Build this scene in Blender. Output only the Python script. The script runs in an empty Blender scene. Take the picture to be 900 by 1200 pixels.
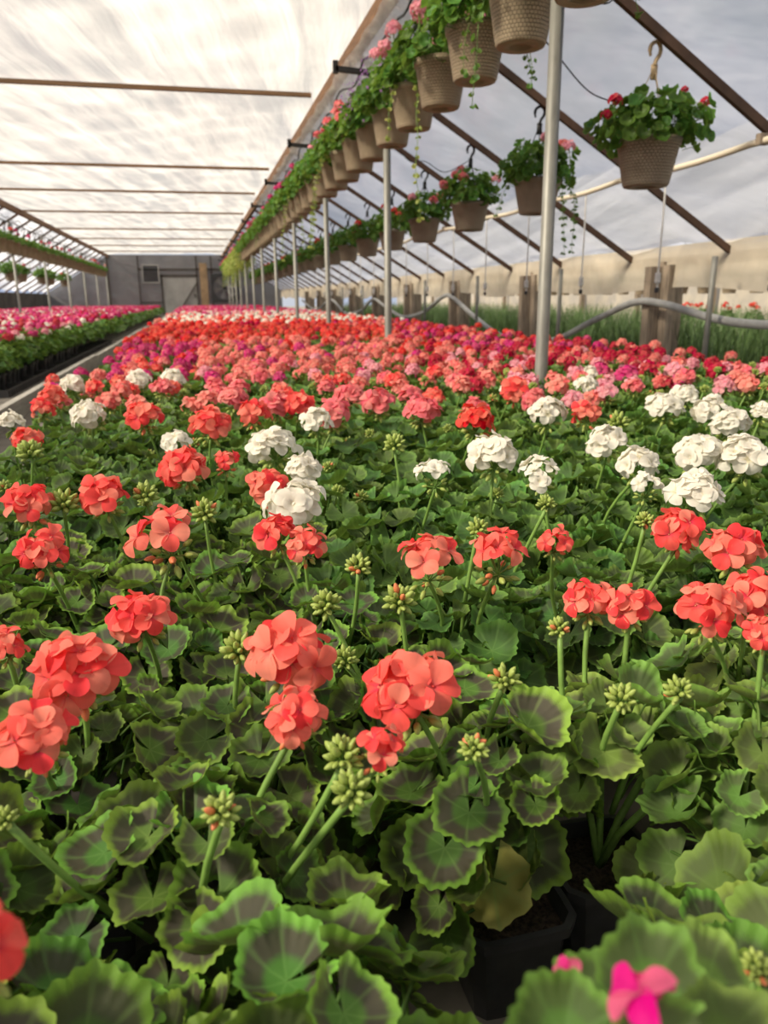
import bpy, math, random
import numpy as np
from mathutils import Matrix, Vector
D = bpy.data
SC = bpy.context.scene
COL = SC.collection
PI = math.pi

# ------------------------------------------------------------------ camera, light, exposure
EYE = 0.66
YAW, PITCH, ROLL = -0.2308331, -0.2721013, -0.0095993
cam_d = D.cameras.new('camera')
cam = D.objects.new('camera', cam_d)
COL.objects.link(cam)
cam_d.sensor_width = 36.0
cam_d.sensor_fit = 'AUTO'
cam_d.lens = 27.0
cam_d.clip_start = 0.02
cam_d.clip_end = 300
CAMR = Matrix.Rotation(YAW, 3, 'Z') @ Matrix.Rotation(PI / 2 + PITCH, 3, 'X') @ Matrix.Rotation(ROLL, 3, 'Z')
cam.matrix_world = Matrix.Translation((0, 0, EYE)) @ CAMR.to_4x4()
cam_d.dof.use_dof = True
cam_d.dof.focus_distance = 0.95
cam_d.dof.aperture_fstop = 7.5
SC.camera = cam
CAMI = CAMR.transposed()

def px(p):
    c = CAMI @ (Vector(p) - Vector((0, 0, EYE)))
    if c.z > -0.05:
        return None
    return 450 + 900 * c.x / -c.z, 600 - 900 * c.y / -c.z

def inframe(p, m=150):
    q = px(p)
    return q is not None and -m < q[0] < 900 + m and -m < q[1] < 1200 + m

SC.view_settings.view_transform = 'Standard'
SC.view_settings.look = 'None'
SC.view_settings.gamma = 1.0
SC.view_settings.use_curve_mapping = False
SC.view_settings.exposure = 0.08

w = D.worlds.new('sky')
SC.world = w
w.use_nodes = True
nt = w.node_tree
nt.nodes.clear()
wo = nt.nodes.new('ShaderNodeOutputWorld')
wb = nt.nodes.new('ShaderNodeBackground')
wb.inputs['Strength'].default_value = 0.72
tc = nt.nodes.new('ShaderNodeTexCoord')
nz = nt.nodes.new('ShaderNodeTexNoise')
nz.inputs['Scale'].default_value = 1.7
nz.inputs['Detail'].default_value = 5
cr = nt.nodes.new('ShaderNodeValToRGB')
cr.color_ramp.elements[0].position = 0.38
cr.color_ramp.elements[0].color = (0.40, 0.55, 0.88, 1)
cr.color_ramp.elements[1].position = 0.62
cr.color_ramp.elements[1].color = (1.0, 0.99, 0.96, 1)
nt.links.new(tc.outputs['Generated'], nz.inputs['Vector'])
nt.links.new(nz.outputs['Fac'], cr.inputs['Fac'])
nt.links.new(cr.outputs['Color'], wb.inputs['Color'])
nt.links.new(wb.outputs['Background'], wo.inputs['Surface'])

sun_d = D.lights.new('sun', 'SUN')
sun_d.energy = 15.5
sun_d.angle = math.radians(9)
sun_d.color = (1.0, 0.88, 0.70)
sun = D.objects.new('sun', sun_d)
COL.objects.link(sun)
sun.rotation_euler = (-Vector((-0.78, -0.16, 0.62))).to_track_quat('-Z', 'Y').to_euler()

# ------------------------------------------------------------------ material helpers
class NT:
    def __init__(s, name):
        s.m = D.materials.new(name)
        s.m.use_nodes = True
        s.t = s.m.node_tree
        s.t.nodes.clear()
    def n(s, kind, **kw):
        x = s.t.nodes.new('ShaderNode' + kind)
        for k, v in kw.items():
            if hasattr(x, k):
                setattr(x, k, v)
            else:
                x.inputs[k].default_value = v
        return x
    def l(s, a, b):
        s.t.links.new(a, b)
    def ramp(s, fac, stops, interp='LINEAR'):
        r = s.n('ValToRGB')
        e = r.color_ramp.elements
        r.color_ramp.interpolation = interp
        while len(e) < len(stops):
            e.new(0.5)
        for i, (p, c) in enumerate(stops):
            e[i].position = p
            e[i].color = (*c, 1) if len(c) == 3 else c
        if fac is not None:
            s.l(fac, r.inputs['Fac'])
        return r
    def mix(s, fac, a, b, blend='MIX'):
        x = s.n('Mix', data_type='RGBA', blend_type=blend)
        for sock, v in ((x.inputs[0], fac), (x.inputs[6], a), (x.inputs[7], b)):
            if hasattr(v, 'is_output'):
                s.l(v, sock)
            elif isinstance(v, (int, float)):
                sock.default_value = v
            else:
                sock.default_value = (*v, 1)
        return x.outputs[2]
    def math(s, op, a, b=None, c=None):
        x = s.n('Math', operation=op)
        for i, v in enumerate((a, b, c)):
            if v is None:
                continue
            if hasattr(v, 'is_output'):
                s.l(v, x.inputs[i])
            else:
                x.inputs[i].default_value = v
        return x.outputs[0]
    def out(s, shader):
        o = s.n('OutputMaterial')
        s.l(shader, o.inputs['Surface'])
        return s.m

def simple(name, col, rough=0.6, metal=0.0, var=0.18, scale=14, bump=0.15, coord='Object', stretch=(1, 1, 1), spec=0.4):
    b = NT(name)
    t = b.n('TexCoord')
    mp = b.n('Mapping', Scale=stretch)
    b.l(t.outputs[coord], mp.inputs['Vector'])
    z = b.n('TexNoise', Scale=scale, Detail=5.0, Roughness=0.6)
    b.l(mp.outputs['Vector'], z.inputs['Vector'])
    lo = tuple(c * (1 - var) for c in col)
    hi = tuple(min(1, c * (1 + var)) for c in col)
    r = b.ramp(z.outputs['Fac'], [(0.3, lo), (0.7, hi)])
    p = b.n('BsdfPrincipled', Roughness=rough, Metallic=metal)
    p.inputs['Specular IOR Level'].default_value = spec
    b.l(r.outputs['Color'], p.inputs['Base Color'])
    if bump:
        bm = b.n('Bump', Strength=bump, Distance=0.01)
        b.l(z.outputs['Fac'], bm.inputs['Height'])
        b.l(bm.outputs['Normal'], p.inputs['Normal'])
    return b.out(p.outputs['BSDF'])

def leaf_mat(name, inner, zone, edge, zstr, trans=0.3, vein=(0.2, 0.34, 0.08), vs=0.35):
    b = NT(name)
    a = b.n('Attribute', attribute_name='ld')
    sp = b.n('SeparateColor')
    b.l(a.outputs['Color'], sp.inputs['Color'])
    oi = b.n('ObjectInfo')
    rn = b.math('FRACT', b.math('ADD', sp.outputs['Blue'], oi.outputs['Random']))
    tcn = b.n('TexCoord')
    nz_ = b.n('TexNoise', Scale=70.0, Detail=3.0)
    b.l(tcn.outputs['Object'], nz_.inputs['Vector'])
    rj = b.math('ADD', sp.outputs['Red'], b.math('MULTIPLY', b.math('SUBTRACT', nz_.outputs['Fac'], 0.5), 0.22))
    plain = b.ramp(rj, [(0.0, inner), (0.75, tuple(c * .85 for c in inner)), (0.93, edge), (1, tuple(min(1, c * 1.25) for c in edge))])
    zoned = b.ramp(rj, [(0.0, inner), (0.38, inner), (0.52, zone), (0.80, zone), (0.90, edge), (1, tuple(min(1, c * 1.2) for c in edge))])
    zf = b.ramp(rn, [(0.05, (zstr * .55,) * 3), (0.5, (zstr,) * 3)])
    c = b.mix(zf.outputs['Color'], plain.outputs['Color'], zoned.outputs['Color'])
    vm = b.ramp(sp.outputs['Green'], [(0.0, (vs,) * 3), (0.22, (0, 0, 0))])
    c = b.mix(vm.outputs['Color'], c, vein)
    rn2 = b.math('FRACT', b.math('MULTIPLY', rn, 7.31))
    hv = b.n('HueSaturation', Saturation=1.0)
    b.l(b.math('MULTIPLY_ADD', rn2, 0.05, 0.475), hv.inputs['Hue'])
    b.l(b.math('MULTIPLY_ADD', rn, 0.65, 0.68), hv.inputs['Value'])
    b.l(c, hv.inputs['Color'])
    p = b.n('BsdfPrincipled', Roughness=0.52)
    p.inputs['Specular IOR Level'].default_value = 0.35
    b.l(hv.outputs['Color'], p.inputs['Base Color'])
    bm = b.n('Bump', Strength=0.35, Distance=0.002)
    b.l(b.math('ADD', nz_.outputs['Fac'], b.math('MULTIPLY', sp.outputs['Green'], 0.7)), bm.inputs['Height'])
    b.l(bm.outputs['Normal'], p.inputs['Normal'])
    tr = b.n('BsdfTranslucent')
    tcol = b.mix(0.5, hv.outputs['Color'], (0.30, 0.48, 0.06))
    b.l(tcol, tr.inputs['Color'])
    ms = b.n('MixShader', Fac=trans)
    b.l(p.outputs['BSDF'], ms.inputs[1])
    b.l(tr.outputs['BSDF'], ms.inputs[2])
    return b.out(ms.outputs['Shader'])

def petal_mat(name, col, center, edge=None):
    b = NT(name)
    a = b.n('Attribute', attribute_name='ld')
    sp = b.n('SeparateColor')
    b.l(a.outputs['Color'], sp.inputs['Color'])
    oi = b.n('ObjectInfo')
    rn = b.math('FRACT', b.math('ADD', sp.outputs['Blue'], oi.outputs['Random']))
    edge = edge or tuple(min(1, c * 1.1 + .02) for c in col)
    r = b.ramp(sp.outputs['Red'], [(0.0, center), (0.3, col), (0.8, col), (1.0, edge)])
    c = r.outputs['Color']
    vm = b.ramp(sp.outputs['Green'], [(0.0, (0.25,) * 3), (0.3, (0, 0, 0))])
    c = b.mix(vm.outputs['Color'], c, tuple(v * .72 for v in col))
    hv = b.n('HueSaturation')
    b.l(b.math('MULTIPLY_ADD', rn, 0.024, 0.488), hv.inputs['Hue'])
    b.l(b.math('MULTIPLY_ADD', rn, -0.2, 1.05), hv.inputs['Saturation'])
    b.l(c, hv.inputs['Color'])
    p = b.n('BsdfPrincipled', Roughness=0.6)
    p.inputs['Specular IOR Level'].default_value = 0.2
    b.l(hv.outputs['Color'], p.inputs['Base Color'])
    tr = b.n('BsdfTranslucent')
    b.l(hv.outputs['Color'], tr.inputs['Color'])
    ms = b.n('MixShader', Fac=0.38)
    b.l(p.outputs['BSDF'], ms.inputs[1])
    b.l(tr.outputs['BSDF'], ms.inputs[2])
    return b.out(ms.outputs['Shader'])

def plastic(name, tint, clear, stretch, transl=0.62, scale=1.6, bump=0.6, rot=0.0, gloss=0.12, lo=0.80, cv=.07):
    """Hazy polythene film: part clear, part milky."""
    b = NT(name)
    t = b.n('TexCoord')
    mr = b.n('Mapping', Rotation=(0, 0, -rot))
    mp = b.n('Mapping', Scale=stretch)
    b.l(t.outputs['Object'], mr.inputs['Vector'])
    b.l(mr.outputs['Vector'], mp.inputs['Vector'])
    z = b.n('TexNoise', Scale=scale, Detail=4.0, Roughness=0.5, Distortion=0.4)
    b.l(mp.outputs['Vector'], z.inputs['Vector'])
    z2 = b.n('TexNoise', Scale=1.1, Detail=4.0)
    b.l(t.outputs['Object'], z2.inputs['Vector'])
    s = b.math('MULTIPLY_ADD', z.outputs['Fac'], 0.6, b.math('MULTIPLY', z2.outputs['Fac'], 0.4))
    col = b.ramp(s, [(0.36, tuple(c * lo for c in tint)), (0.60, tint)])
    bm = b.n('Bump', Strength=bump, Distance=0.05)
    b.l(s, bm.inputs['Height'])
    tl = b.n('BsdfTranslucent')
    df = b.n('BsdfDiffuse')
    gl = b.n('BsdfGlossy', Roughness=0.28)
    gl.inputs['Color'].default_value = (0.9, 0.9, 0.92, 1)
    tp = b.n('BsdfTransparent')
    tp.inputs['Color'].default_value = (0.93, 0.94, 0.95, 1)
    for q in (tl, df):
        b.l(col.outputs['Color'], q.inputs['Color'])
        b.l(bm.outputs['Normal'], q.inputs['Normal'])
    b.l(bm.outputs['Normal'], gl.inputs['Normal'])
    m1 = b.n('MixShader', Fac=transl)
    b.l(df.outputs[0], m1.inputs[1])
    b.l(tl.outputs[0], m1.inputs[2])
    m2 = b.n('MixShader')
    cl = b.ramp(s, [(0.40, (min(1, clear + cv),) * 3), (0.60, (max(0, clear - cv),) * 3)])
    b.l(cl.outputs['Color'], m2.inputs['Fac'])
    b.l(m1.outputs[0], m2.inputs[1])
    b.l(tp.outputs[0], m2.inputs[2])
    m3 = b.n('MixShader', Fac=gloss)
    b.l(m2.outputs[0], m3.inputs[1])
    b.l(gl.outputs[0], m3.inputs[2])
    return b.out(m3.outputs[0])

def weave_mat(name, col):
    b = NT(name)
    t = b.n('TexCoord')
    sx = b.n('SeparateXYZ')
    b.l(t.outputs['Object'], sx.inputs[0])
    an = b.math('ARCTAN2', sx.outputs['Y'], sx.outputs['X'])
    cx = b.n('CombineXYZ')
    b.l(b.math('MULTIPLY', an, 7.0), cx.inputs['X'])
    b.l(b.math('MULTIPLY', sx.outputs['Z'], 70.0), cx.inputs['Y'])
    br = b.n('TexBrick', Scale=1.0)
    br.inputs['Mortar Size'].default_value = 0.12
    br.inputs['Mortar Smooth'].default_value = 1.0
    br.inputs['Brick Width'].default_value = 1.0
    br.inputs['Row Height'].default_value = 1.0
    b.l(cx.outputs[0], br.inputs['Vector'])
    nz_ = b.n('TexNoise', Scale=9.0, Detail=4.0)
    b.l(t.outputs['Object'], nz_.inputs['Vector'])
    r = b.ramp(nz_.outputs['Fac'], [(0.3, tuple(c * .82 for c in col)), (0.7, tuple(c * 1.12 for c in col))])
    p = b.n('BsdfPrincipled', Roughness=0.55)
    c = b.mix(b.math('MULTIPLY', br.outputs['Fac'], 0.35), r.outputs['Color'], tuple(c * .55 for c in col))
    b.l(c, p.inputs['Base Color'])
    bm = b.n('Bump', Strength=1.0, Distance=0.011, invert=True)
    b.l(br.outputs['Fac'], bm.inputs['Height'])
    b.l(bm.outputs['Normal'], p.inputs['Normal'])
    return b.out(p.outputs['BSDF'])

M = {}
M['leaf_zonal'] = leaf_mat('leaf_zonal', (0.080, 0.172, 0.026), (0.058, 0.052, 0.034), (0.165, 0.315, 0.038), 1.0, trans=0.24)
M['leaf_mid'] = leaf_mat('leaf_mid', (0.064, 0.138, 0.028), (0.048, 0.062, 0.028), (0.098, 0.205, 0.034), 0.7, trans=0.24)
M['leaf_plain'] = leaf_mat('leaf_plain', (0.074, 0.158, 0.028), (0.060, 0.112, 0.028), (0.110, 0.222, 0.038), 0.5, trans=0.26)
M['leaf_pale'] = leaf_mat('leaf_pale', (0.135, 0.240, 0.046), (0.092, 0.098, 0.050), (0.205, 0.340, 0.062), 0.7)
M['leaf_old'] = leaf_mat('leaf_old', (0.270, 0.290, 0.060), (0.300, 0.240, 0.060), (0.360, 0.330, 0.090), 0.5)
M['leaf_basket'] = leaf_mat('leaf_basket', (0.085, 0.190, 0.030), (0.07, 0.15, 0.03), (0.12, 0.26, 0.04), 0.3, trans=0.35)
M['leaf_lime'] = leaf_mat('leaf_lime', (0.36, 0.42, 0.10), (0.34, 0.40, 0.10), (0.50, 0.52, 0.16), 0.3, trans=0.4)
M['stem'] = simple('stem_green', (0.17, 0.30, 0.06), 0.5, var=.2, scale=60, bump=.05)
M['bud'] = simple('bud_green', (0.30, 0.38, 0.085), 0.5, var=.25, scale=90, bump=.05)
M['bud_coral'] = simple('bud_coral', (0.66, 0.20, 0.08), 0.5, var=.25, scale=90, bump=.05)
PET = {'C': ((0.91, 0.140, 0.095), (0.66, 0.05, 0.07)), 'R': ((0.80, 0.060, 0.028), (0.5, 0.02, 0.02)),
       'S': ((0.87, 0.25, 0.20), (0.7, 0.1, 0.1)), 'P': ((0.86, 0.19, 0.20), (0.8, 0.1, 0.14)),
       'M': ((0.68, 0.030, 0.20), (0.45, 0.01, 0.12)), 'K': ((0.58, 0.010, 0.040), (0.35, 0.0, 0.02)),
       'L': ((0.86, 0.36, 0.42), (0.75, 0.15, 0.25)), 'W': ((0.88, 0.84, 0.74), (0.72, 0.66, 0.42)),
       'V': ((0.36, 0.16, 0.44), (0.5, 0.4, 0.5))}
for k, (c, ce) in PET.items():
    M['pet' + k] = petal_mat('petal_' + k, c, ce)
CNAME = {'C': 'coral', 'R': 'orange-red', 'S': 'salmon', 'P': 'rose pink', 'M': 'magenta', 'K': 'crimson', 'L': 'pale pink',
         'W': 'white', 'V': 'lavender'}
M['black'] = simple('black_plastic', (0.045, 0.045, 0.047), 0.33, var=.3, scale=25, bump=.05)
M['soil'] = simple('potting_soil', (0.055, 0.038, 0.026), 0.95, var=.8, scale=180, bump=.9)
M['tray'] = simple('tray_plastic', (0.045, 0.043, 0.042), 0.5, var=.3, scale=15)
M['weave'] = weave_mat('woven_tan_plastic', (0.43, 0.335, 0.22))
M['weave_grey'] = weave_mat('woven_greige_plastic', (0.37, 0.30, 0.22))
M['galv'] = simple('galvanized_steel', (0.235, 0.23, 0.205), 0.5, metal=.3, var=.25, scale=22, bump=.08, stretch=(1, 1, .25))
M['wood'] = simple('old_brown_wood', (0.165, 0.085, 0.040), 0.75, var=.45, scale=9, bump=.4, stretch=(6, .5, 6))
M['rafter'] = simple('dark_rafter_wood', (0.085, 0.045, 0.026), 0.7, var=.4, scale=9, bump=.3, stretch=(.5, 6, .5))
M['flatrafter'] = simple('brown_rafter_wood', (0.21, 0.12, 0.06), 0.7, var=.35, scale=9, bump=.3, stretch=(.5, 6, 6))
M['greywood'] = simple('weathered_wood', (0.27, 0.215, 0.16), 0.85, var=.45, scale=11, bump=.5, stretch=(5, 5, .4))
M['curb'] = simple('grey_board', (0.36, 0.34, 0.30), 0.8, var=.3, scale=7, bump=.4, stretch=(5, .5, 5))
M['floor'] = simple('dark_ground_cloth', (0.15, 0.135, 0.115), 0.95, var=.35, scale=5, bump=.5)
M['grass'] = simple('grass_blade', (0.085, 0.150, 0.040), 0.55, var=.5, scale=3, bump=0)
M['hose'] = simple('grey_hose', (0.34, 0.34, 0.33), 0.5, var=.2, scale=10)
M['pvc'] = simple('cream_pipe', (0.72, 0.64, 0.50), 0.4, var=.08, scale=5, bump=.03)
M['cord'] = simple('pale_cord', (0.70, 0.69, 0.66), 0.5, var=.1, scale=20)
M['wire'] = simple('black_wire', (0.022, 0.020, 0.019), 0.5, var=.2)
M['hook'] = simple('tan_hook_plastic', (0.50, 0.36, 0.20), 0.5, var=.5, scale=45)
M['film_flat'] = plastic('hazy_film_ceiling', (0.86, 0.84, 0.795), 0.33, (0.45, 3.6, 1), transl=0.52, scale=1.2, bump=1.0, rot=1.38, lo=.60)
M['film_slope'] = plastic('hazy_film_slope', (0.79, 0.82, 0.90), 0.38, (1.0, 0.45, 0.8), transl=0.60, scale=1.1, bump=1.0, rot=0.6, gloss=.18, lo=.45, cv=.14)
M['film_wrap'] = plastic('crumpled_film', (0.90, 0.86, 0.78), 0.25, (2, 1, 2), transl=0.6, scale=6, bump=1.0)
M['film_wall'] = plastic('creamy_curtain_film', (0.70, 0.62, 0.49), 0.05, (1, 1, 1), transl=0.40, scale=3, bump=.9, gloss=.05)
M['film_end'] = plastic('grey_film_end', (0.20, 0.20, 0.21), 0.05, (1, 1, 1), transl=0.35, scale=1.6, bump=.8)
M['dark'] = simple('dark_metal', (0.03, 0.032, 0.034), 0.55, var=.3)
M['frame'] = simple('dark_frame_wood', (0.06, 0.052, 0.045), 0.8, var=.3)
M['door'] = simple('grey_door_panel', (0.30, 0.30, 0.29), 0.7, var=.15, scale=3)
M['tanwood'] = simple('tan_column_wood', (0.29, 0.20, 0.115), 0.8, var=.3, scale=5)
M['wallwood'] = simple('dark_board_wall', (0.055, 0.058, 0.050), 0.9, var=.5, scale=2)
M['whitebox'] = simple('white_box', (0.75, 0.74, 0.70), 0.5, var=.05)

# ------------------------------------------------------------------ mesh helpers
class T:
    """Triangle soup: vertices, triangles, attribute (r, vein, rnd), material index per triangle."""
    def __init__(s):
        s.v, s.f, s.a, s.m = [], [], [], []
    def add(s, v, f, a=None, m=0):
        o = len(s.v)
        s.v += [tuple(p) for p in v]
        s.a += list(a) if a is not None else [(0.3, 1.0, 0.0)] * len(v)
        for q in f:
            for i in range(1, len(q) - 1):
                s.f.append((q[0] + o, q[i] + o, q[i + 1] + o))
                s.m.append(m)
    def arr(s):
        return (np.array(s.v, dtype=np.float64).reshape(-1, 3), np.array(s.f, dtype=np.int64).reshape(-1, 3),
                np.array(s.a, dtype=np.float64).reshape(-1, 3), np.array(s.m, dtype=np.int64))

class Merge:
    def __init__(s):
        s.V, s.F, s.A, s.M, s.n = [], [], [], [], 0
    def add(s, arr, mat=None, mi=None, rnd=None):
        v, f, a, m = arr
        if mat is not None:
            mm = np.array(mat)
            v = v @ mm[:3, :3].T + mm[:3, 3]
        if rnd is not None:
            a = a.copy()
            a[:, 2] = (a[:, 2] + rnd) % 1
        if mi is not None:
            m = np.full(len(f), mi) if np.isscalar(mi) else np.array(mi)[m]
        s.V.append(v); s.F.append(f + s.n); s.A.append(a); s.M.append(m)
        s.n += len(v)
    def arr(s):
        return np.concatenate(s.V), np.concatenate(s.F), np.concatenate(s.A), np.concatenate(s.M)

def to_mesh(name, arr, mats, smooth=True):
    v, f, a, m = arr
    me = D.meshes.new(name)
    me.vertices.add(len(v))
    me.vertices.foreach_set('co', np.asarray(v, dtype=np.float32).ravel())
    nf = len(f)
    me.loops.add(nf * 3)
    me.loops.foreach_set('vertex_index', np.asarray(f, dtype=np.int32).ravel())
    me.polygons.add(nf)
    me.polygons.foreach_set('loop_start', np.arange(0, nf * 3, 3, dtype=np.int32))
    me.polygons.foreach_set('loop_total', np.full(nf, 3, dtype=np.int32))
    me.polygons.foreach_set('material_index', np.asarray(m, dtype=np.int32))
    me.polygons.foreach_set('use_smooth', np.full(nf, bool(smooth)))
    at = me.attributes.new('ld', 'FLOAT_COLOR', 'POINT')
    c4 = np.ones((len(v), 4), dtype=np.float32)
    c4[:, :3] = a
    at.data.foreach_set('color', c4.ravel())
    for k in mats:
        me.materials.append(M[k])
    me.update(calc_edges=True)
    return me

def ob(name, me, parent=None, mat=None):
    o = D.objects.new(name, me)
    COL.objects.link(o)
    if parent is not None:
        o.parent = parent
    if mat is not None:
        o.matrix_basis = mat
    return o

def tag(o, label, cat=None, group=None, kind=None):
    o['label'] = label
    if cat: o['category'] = cat
    if group: o['group'] = group
    if kind: o['kind'] = kind
    return o

def empty(name, loc, rz=0.0):
    o = D.objects.new(name, None)
    o.empty_display_size = 0.05
    COL.objects.link(o)
    o.location = loc
    o.rotation_euler = (0, 0, rz)
    return o

def part(name, t, mats, parent, smooth=False, mat=None):
    return ob(name, to_mesh(name, t.arr(), mats, smooth), parent, mat)

def box(t, x0, x1, y0, y1, z0, z1, m=0):
    v = [(x, y, z) for z in (z0, z1) for y in (y0, y1) for x in (x0, x1)]
    t.add(v, [(0, 2, 3, 1), (4, 5, 7, 6), (0, 1, 5, 4), (2, 6, 7, 3), (0, 4, 6, 2), (1, 3, 7, 5)], m=m)

def beam(t, a, b, w_, h_, up=(0, 0, 1), m=0):
    a, b = Vector(a), Vector(b)
    d = (b - a).normalized()
    s = d.cross(Vector(up)).normalized() * w_ / 2
    u = s.cross(d).normalized() * h_ / 2
    v = [p + i * s + j * u for p in (a, b) for j in (-1, 1) for i in (-1, 1)]
    t.add(v, [(0, 2, 3, 1), (4, 5, 7, 6), (0, 1, 5, 4), (2, 6, 7, 3), (0, 4, 6, 2), (1, 3, 7, 5)], m=m)

def tube(t, pts, rad, n=6, m=0, cap=True, a=None):
    pts = [Vector(p) for p in pts]
    rads = rad if isinstance(rad, (list, tuple)) else [rad] * len(pts)
    V, F = [], []
    prev = None
    for i, p in enumerate(pts):
        d = (pts[min(i + 1, len(pts) - 1)] - pts[max(i - 1, 0)]).normalized()
        if prev is None:
            ref = Vector((0, 0, 1)) if abs(d.z) < 0.9 else Vector((1, 0, 0))
            s = d.cross(ref).normalized()
        else:
            s = (prev - d * prev.dot(d)).normalized()
        prev = s
        u = d.cross(s)
        for k in range(n):
            an = 2 * PI * k / n
            V.append(p + (s * math.cos(an) + u * math.sin(an)) * rads[i])
    for i in range(len(pts) - 1):
        for k in range(n):
            k2 = (k + 1) % n
            F.append((i * n + k, i * n + k2, (i + 1) * n + k2, (i + 1) * n + k))
    if cap:
        F.append(tuple(range(n))[::-1])
        F.append(tuple((len(pts) - 1) * n + k for k in range(n)))
    t.add(V, F, [a or (0.3, 1, 0)] * len(V), m)

def lathe(t, prof, n=24, m=0, sq=None):
    V, F = [], []
    for r, z in prof:
        for k in range(n):
            an = 2 * PI * (k + .5) / n
            q = 1.0
            if sq:
                q = 1.0 / (abs(math.cos(an)) ** sq + abs(math.sin(an)) ** sq) ** (1 / sq)
            V.append((r * q * math.cos(an), r * q * math.sin(an), z))
    for i in range(len(prof) - 1):
        for k in range(n):
            k2 = (k + 1) % n
            F.append((i * n + k, i * n + k2, (i + 1) * n + k2, (i + 1) * n + k))
    t.add(V, F, m=m)

def smooth_pts(ctrl, n=6):
    P = [Vector(c) for c in ctrl]
    out = []
    for i in range(len(P) - 1):
        p0, p1, p2, p3 = P[max(i - 1, 0)], P[i], P[i + 1], P[min(i + 2, len(P) - 1)]
        for k in range(n):
            u = k / n
            out.append(0.5 * ((2 * p1) + (p2 - p0) * u + (2 * p0 - 5 * p1 + 4 * p2 - p3) * u * u + (3 * p1 - p0 - 3 * p2 + p3) * u ** 3))
    out.append(P[-1])
    return out

def frame(pos, z, y, s=1.0):
    z = Vector(z).normalized()
    y = Vector(y)
    y = y - z * y.dot(z)
    if y.length < 1e-4:
        y = z.orthogonal()
    y.normalize()
    x = y.cross(z)
    m = Matrix(((x.x * s, y.x * s, z.x * s, pos[0]), (x.y * s, y.y * s, z.y * s, pos[1]), (x.z * s, y.z * s, z.z * s, pos[2]), (0, 0, 0, 1)))
    return m

# ------------------------------------------------------------------ plant templates
def leaf_T(rng, nt_, rings, cren=0.03, petiole=True, cup=0.25):
    t = T()
    A = 2.82 + rng.uniform(-.1, .22)
    ph, ph2 = rng.uniform(0, 6.28), rng.uniform(0, 6.28)
    cup = cup + rng.uniform(-.02, .38)
    wv = rng.uniform(.08, .24)
    fold = rng.uniform(-.05, .16)
    V = [(0, 0, 0)]
    At = [(0.0, 0.0, 0.0)]
    for ri, r in enumerate(rings):
        for i in range(nt_ + 1):
            th = -A + 2 * A * i / nt_
            R = 1.0 - .10 * (abs(th) / PI) ** 2 + .045 * math.cos(7 * th) * r
            if cren and r > .6:
                R += cren * math.cos(21 * th + .6) * (r - .55) / .45
            q = r * R
            x, y = q * math.sin(th), q * math.cos(th)
            z = cup * r * r + wv * r * r * math.sin(2 * th + ph) + .095 * r ** 3 * math.sin(5 * th + ph2) + .034 * r * r * math.cos(7 * th)
            z += fold * abs(x) * r
            if r > .9:
                z += .03
            V.append((x, y, z))
            vp = abs(((th * 7 / (2 * PI)) + .5) % 1 - .5) * 2
            At.append((r, vp, 0.0))
    F = []
    n1 = nt_ + 1
    for i in range(nt_):
        F.append((0, 1 + i + 1, 1 + i))
        for k in range(len(rings) - 1):
            a, b = 1 + k * n1 + i, 1 + (k + 1) * n1 + i
            F.append((a, a + 1, b + 1, b))
    t.add(V, F, At)
    if petiole:
        tube(t, [(0, .02, -.01), (0, -.2, -.25), (0, -.45, -.8), (0, -.6, -1.5)], [.05, .05, .055, .06], 4, cap=False, a=(0.15, 1, 0))
    return t.arr()

rng0 = random.Random(7)
LEAF_HI = [leaf_T(rng0, 84, (.35, .62, .82, .93, 1.0), cren=.036) for _ in range(9)]
LEAF_MD = [leaf_T(rng0, 28, (.45, .8, 1.0), cren=.0) for _ in range(6)]
LEAF_LO = [leaf_T(rng0, 9, (.6, 1.0), cren=0, petiole=False) for _ in range(4)]
LEAF_XL = [leaf_T(rng0, 6, (1.0,), cren=0, petiole=False) for _ in range(3)]
LEAF_OLD = leaf_T(rng0, 40, (.4, .7, .9, 1.0), cup=-.5)

def petal(t, rng, L, W, az, tilt, curl, nu=5, nv=5, ripple=.0, z0=0.0):
    """A rounded, shallowly cupped petal: a square grid mapped to a disc, narrowed to the claw."""
    V, At, F = [], [], []
    ca, sa = math.cos(az), math.sin(az)
    ph = rng.uniform(0, 6.28)
    rn = rng.random() * .5
    for j in range(nv + 1):
        for i in range(nu + 1):
            u0, s0 = 2 * j / nv - 1, 2 * i / nu - 1
            u = u0 * math.sqrt(1 - s0 * s0 / 2) * .5 + .5
            s = s0 * math.sqrt(1 - u0 * u0 / 2)
            y = s * W * .5 * (.42 + .58 * min(1, u * 1.5))
            ang = tilt - curl * u
            r_ = L * (.06 + .94 * u)
            rx = r_ * math.cos(ang)
            z = z0 + r_ * math.sin(ang) + W * .16 * s * s * (1 - .7 * u) + ripple * L * math.sin(2.6 * s + ph) * u * u
            V.append((rx * ca - y * sa, rx * sa + y * ca, z))
            At.append((u, abs(((s * 2.5) + .5) % 1 - .5) * 2, rn))
    n1 = nu + 1
    for j in range(nv):
        for i in range(nu):
            q = j * n1 + i
            F.append((q, q + n1, q + n1 + 1, q + 1))
    t.add(V, F, At)

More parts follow.
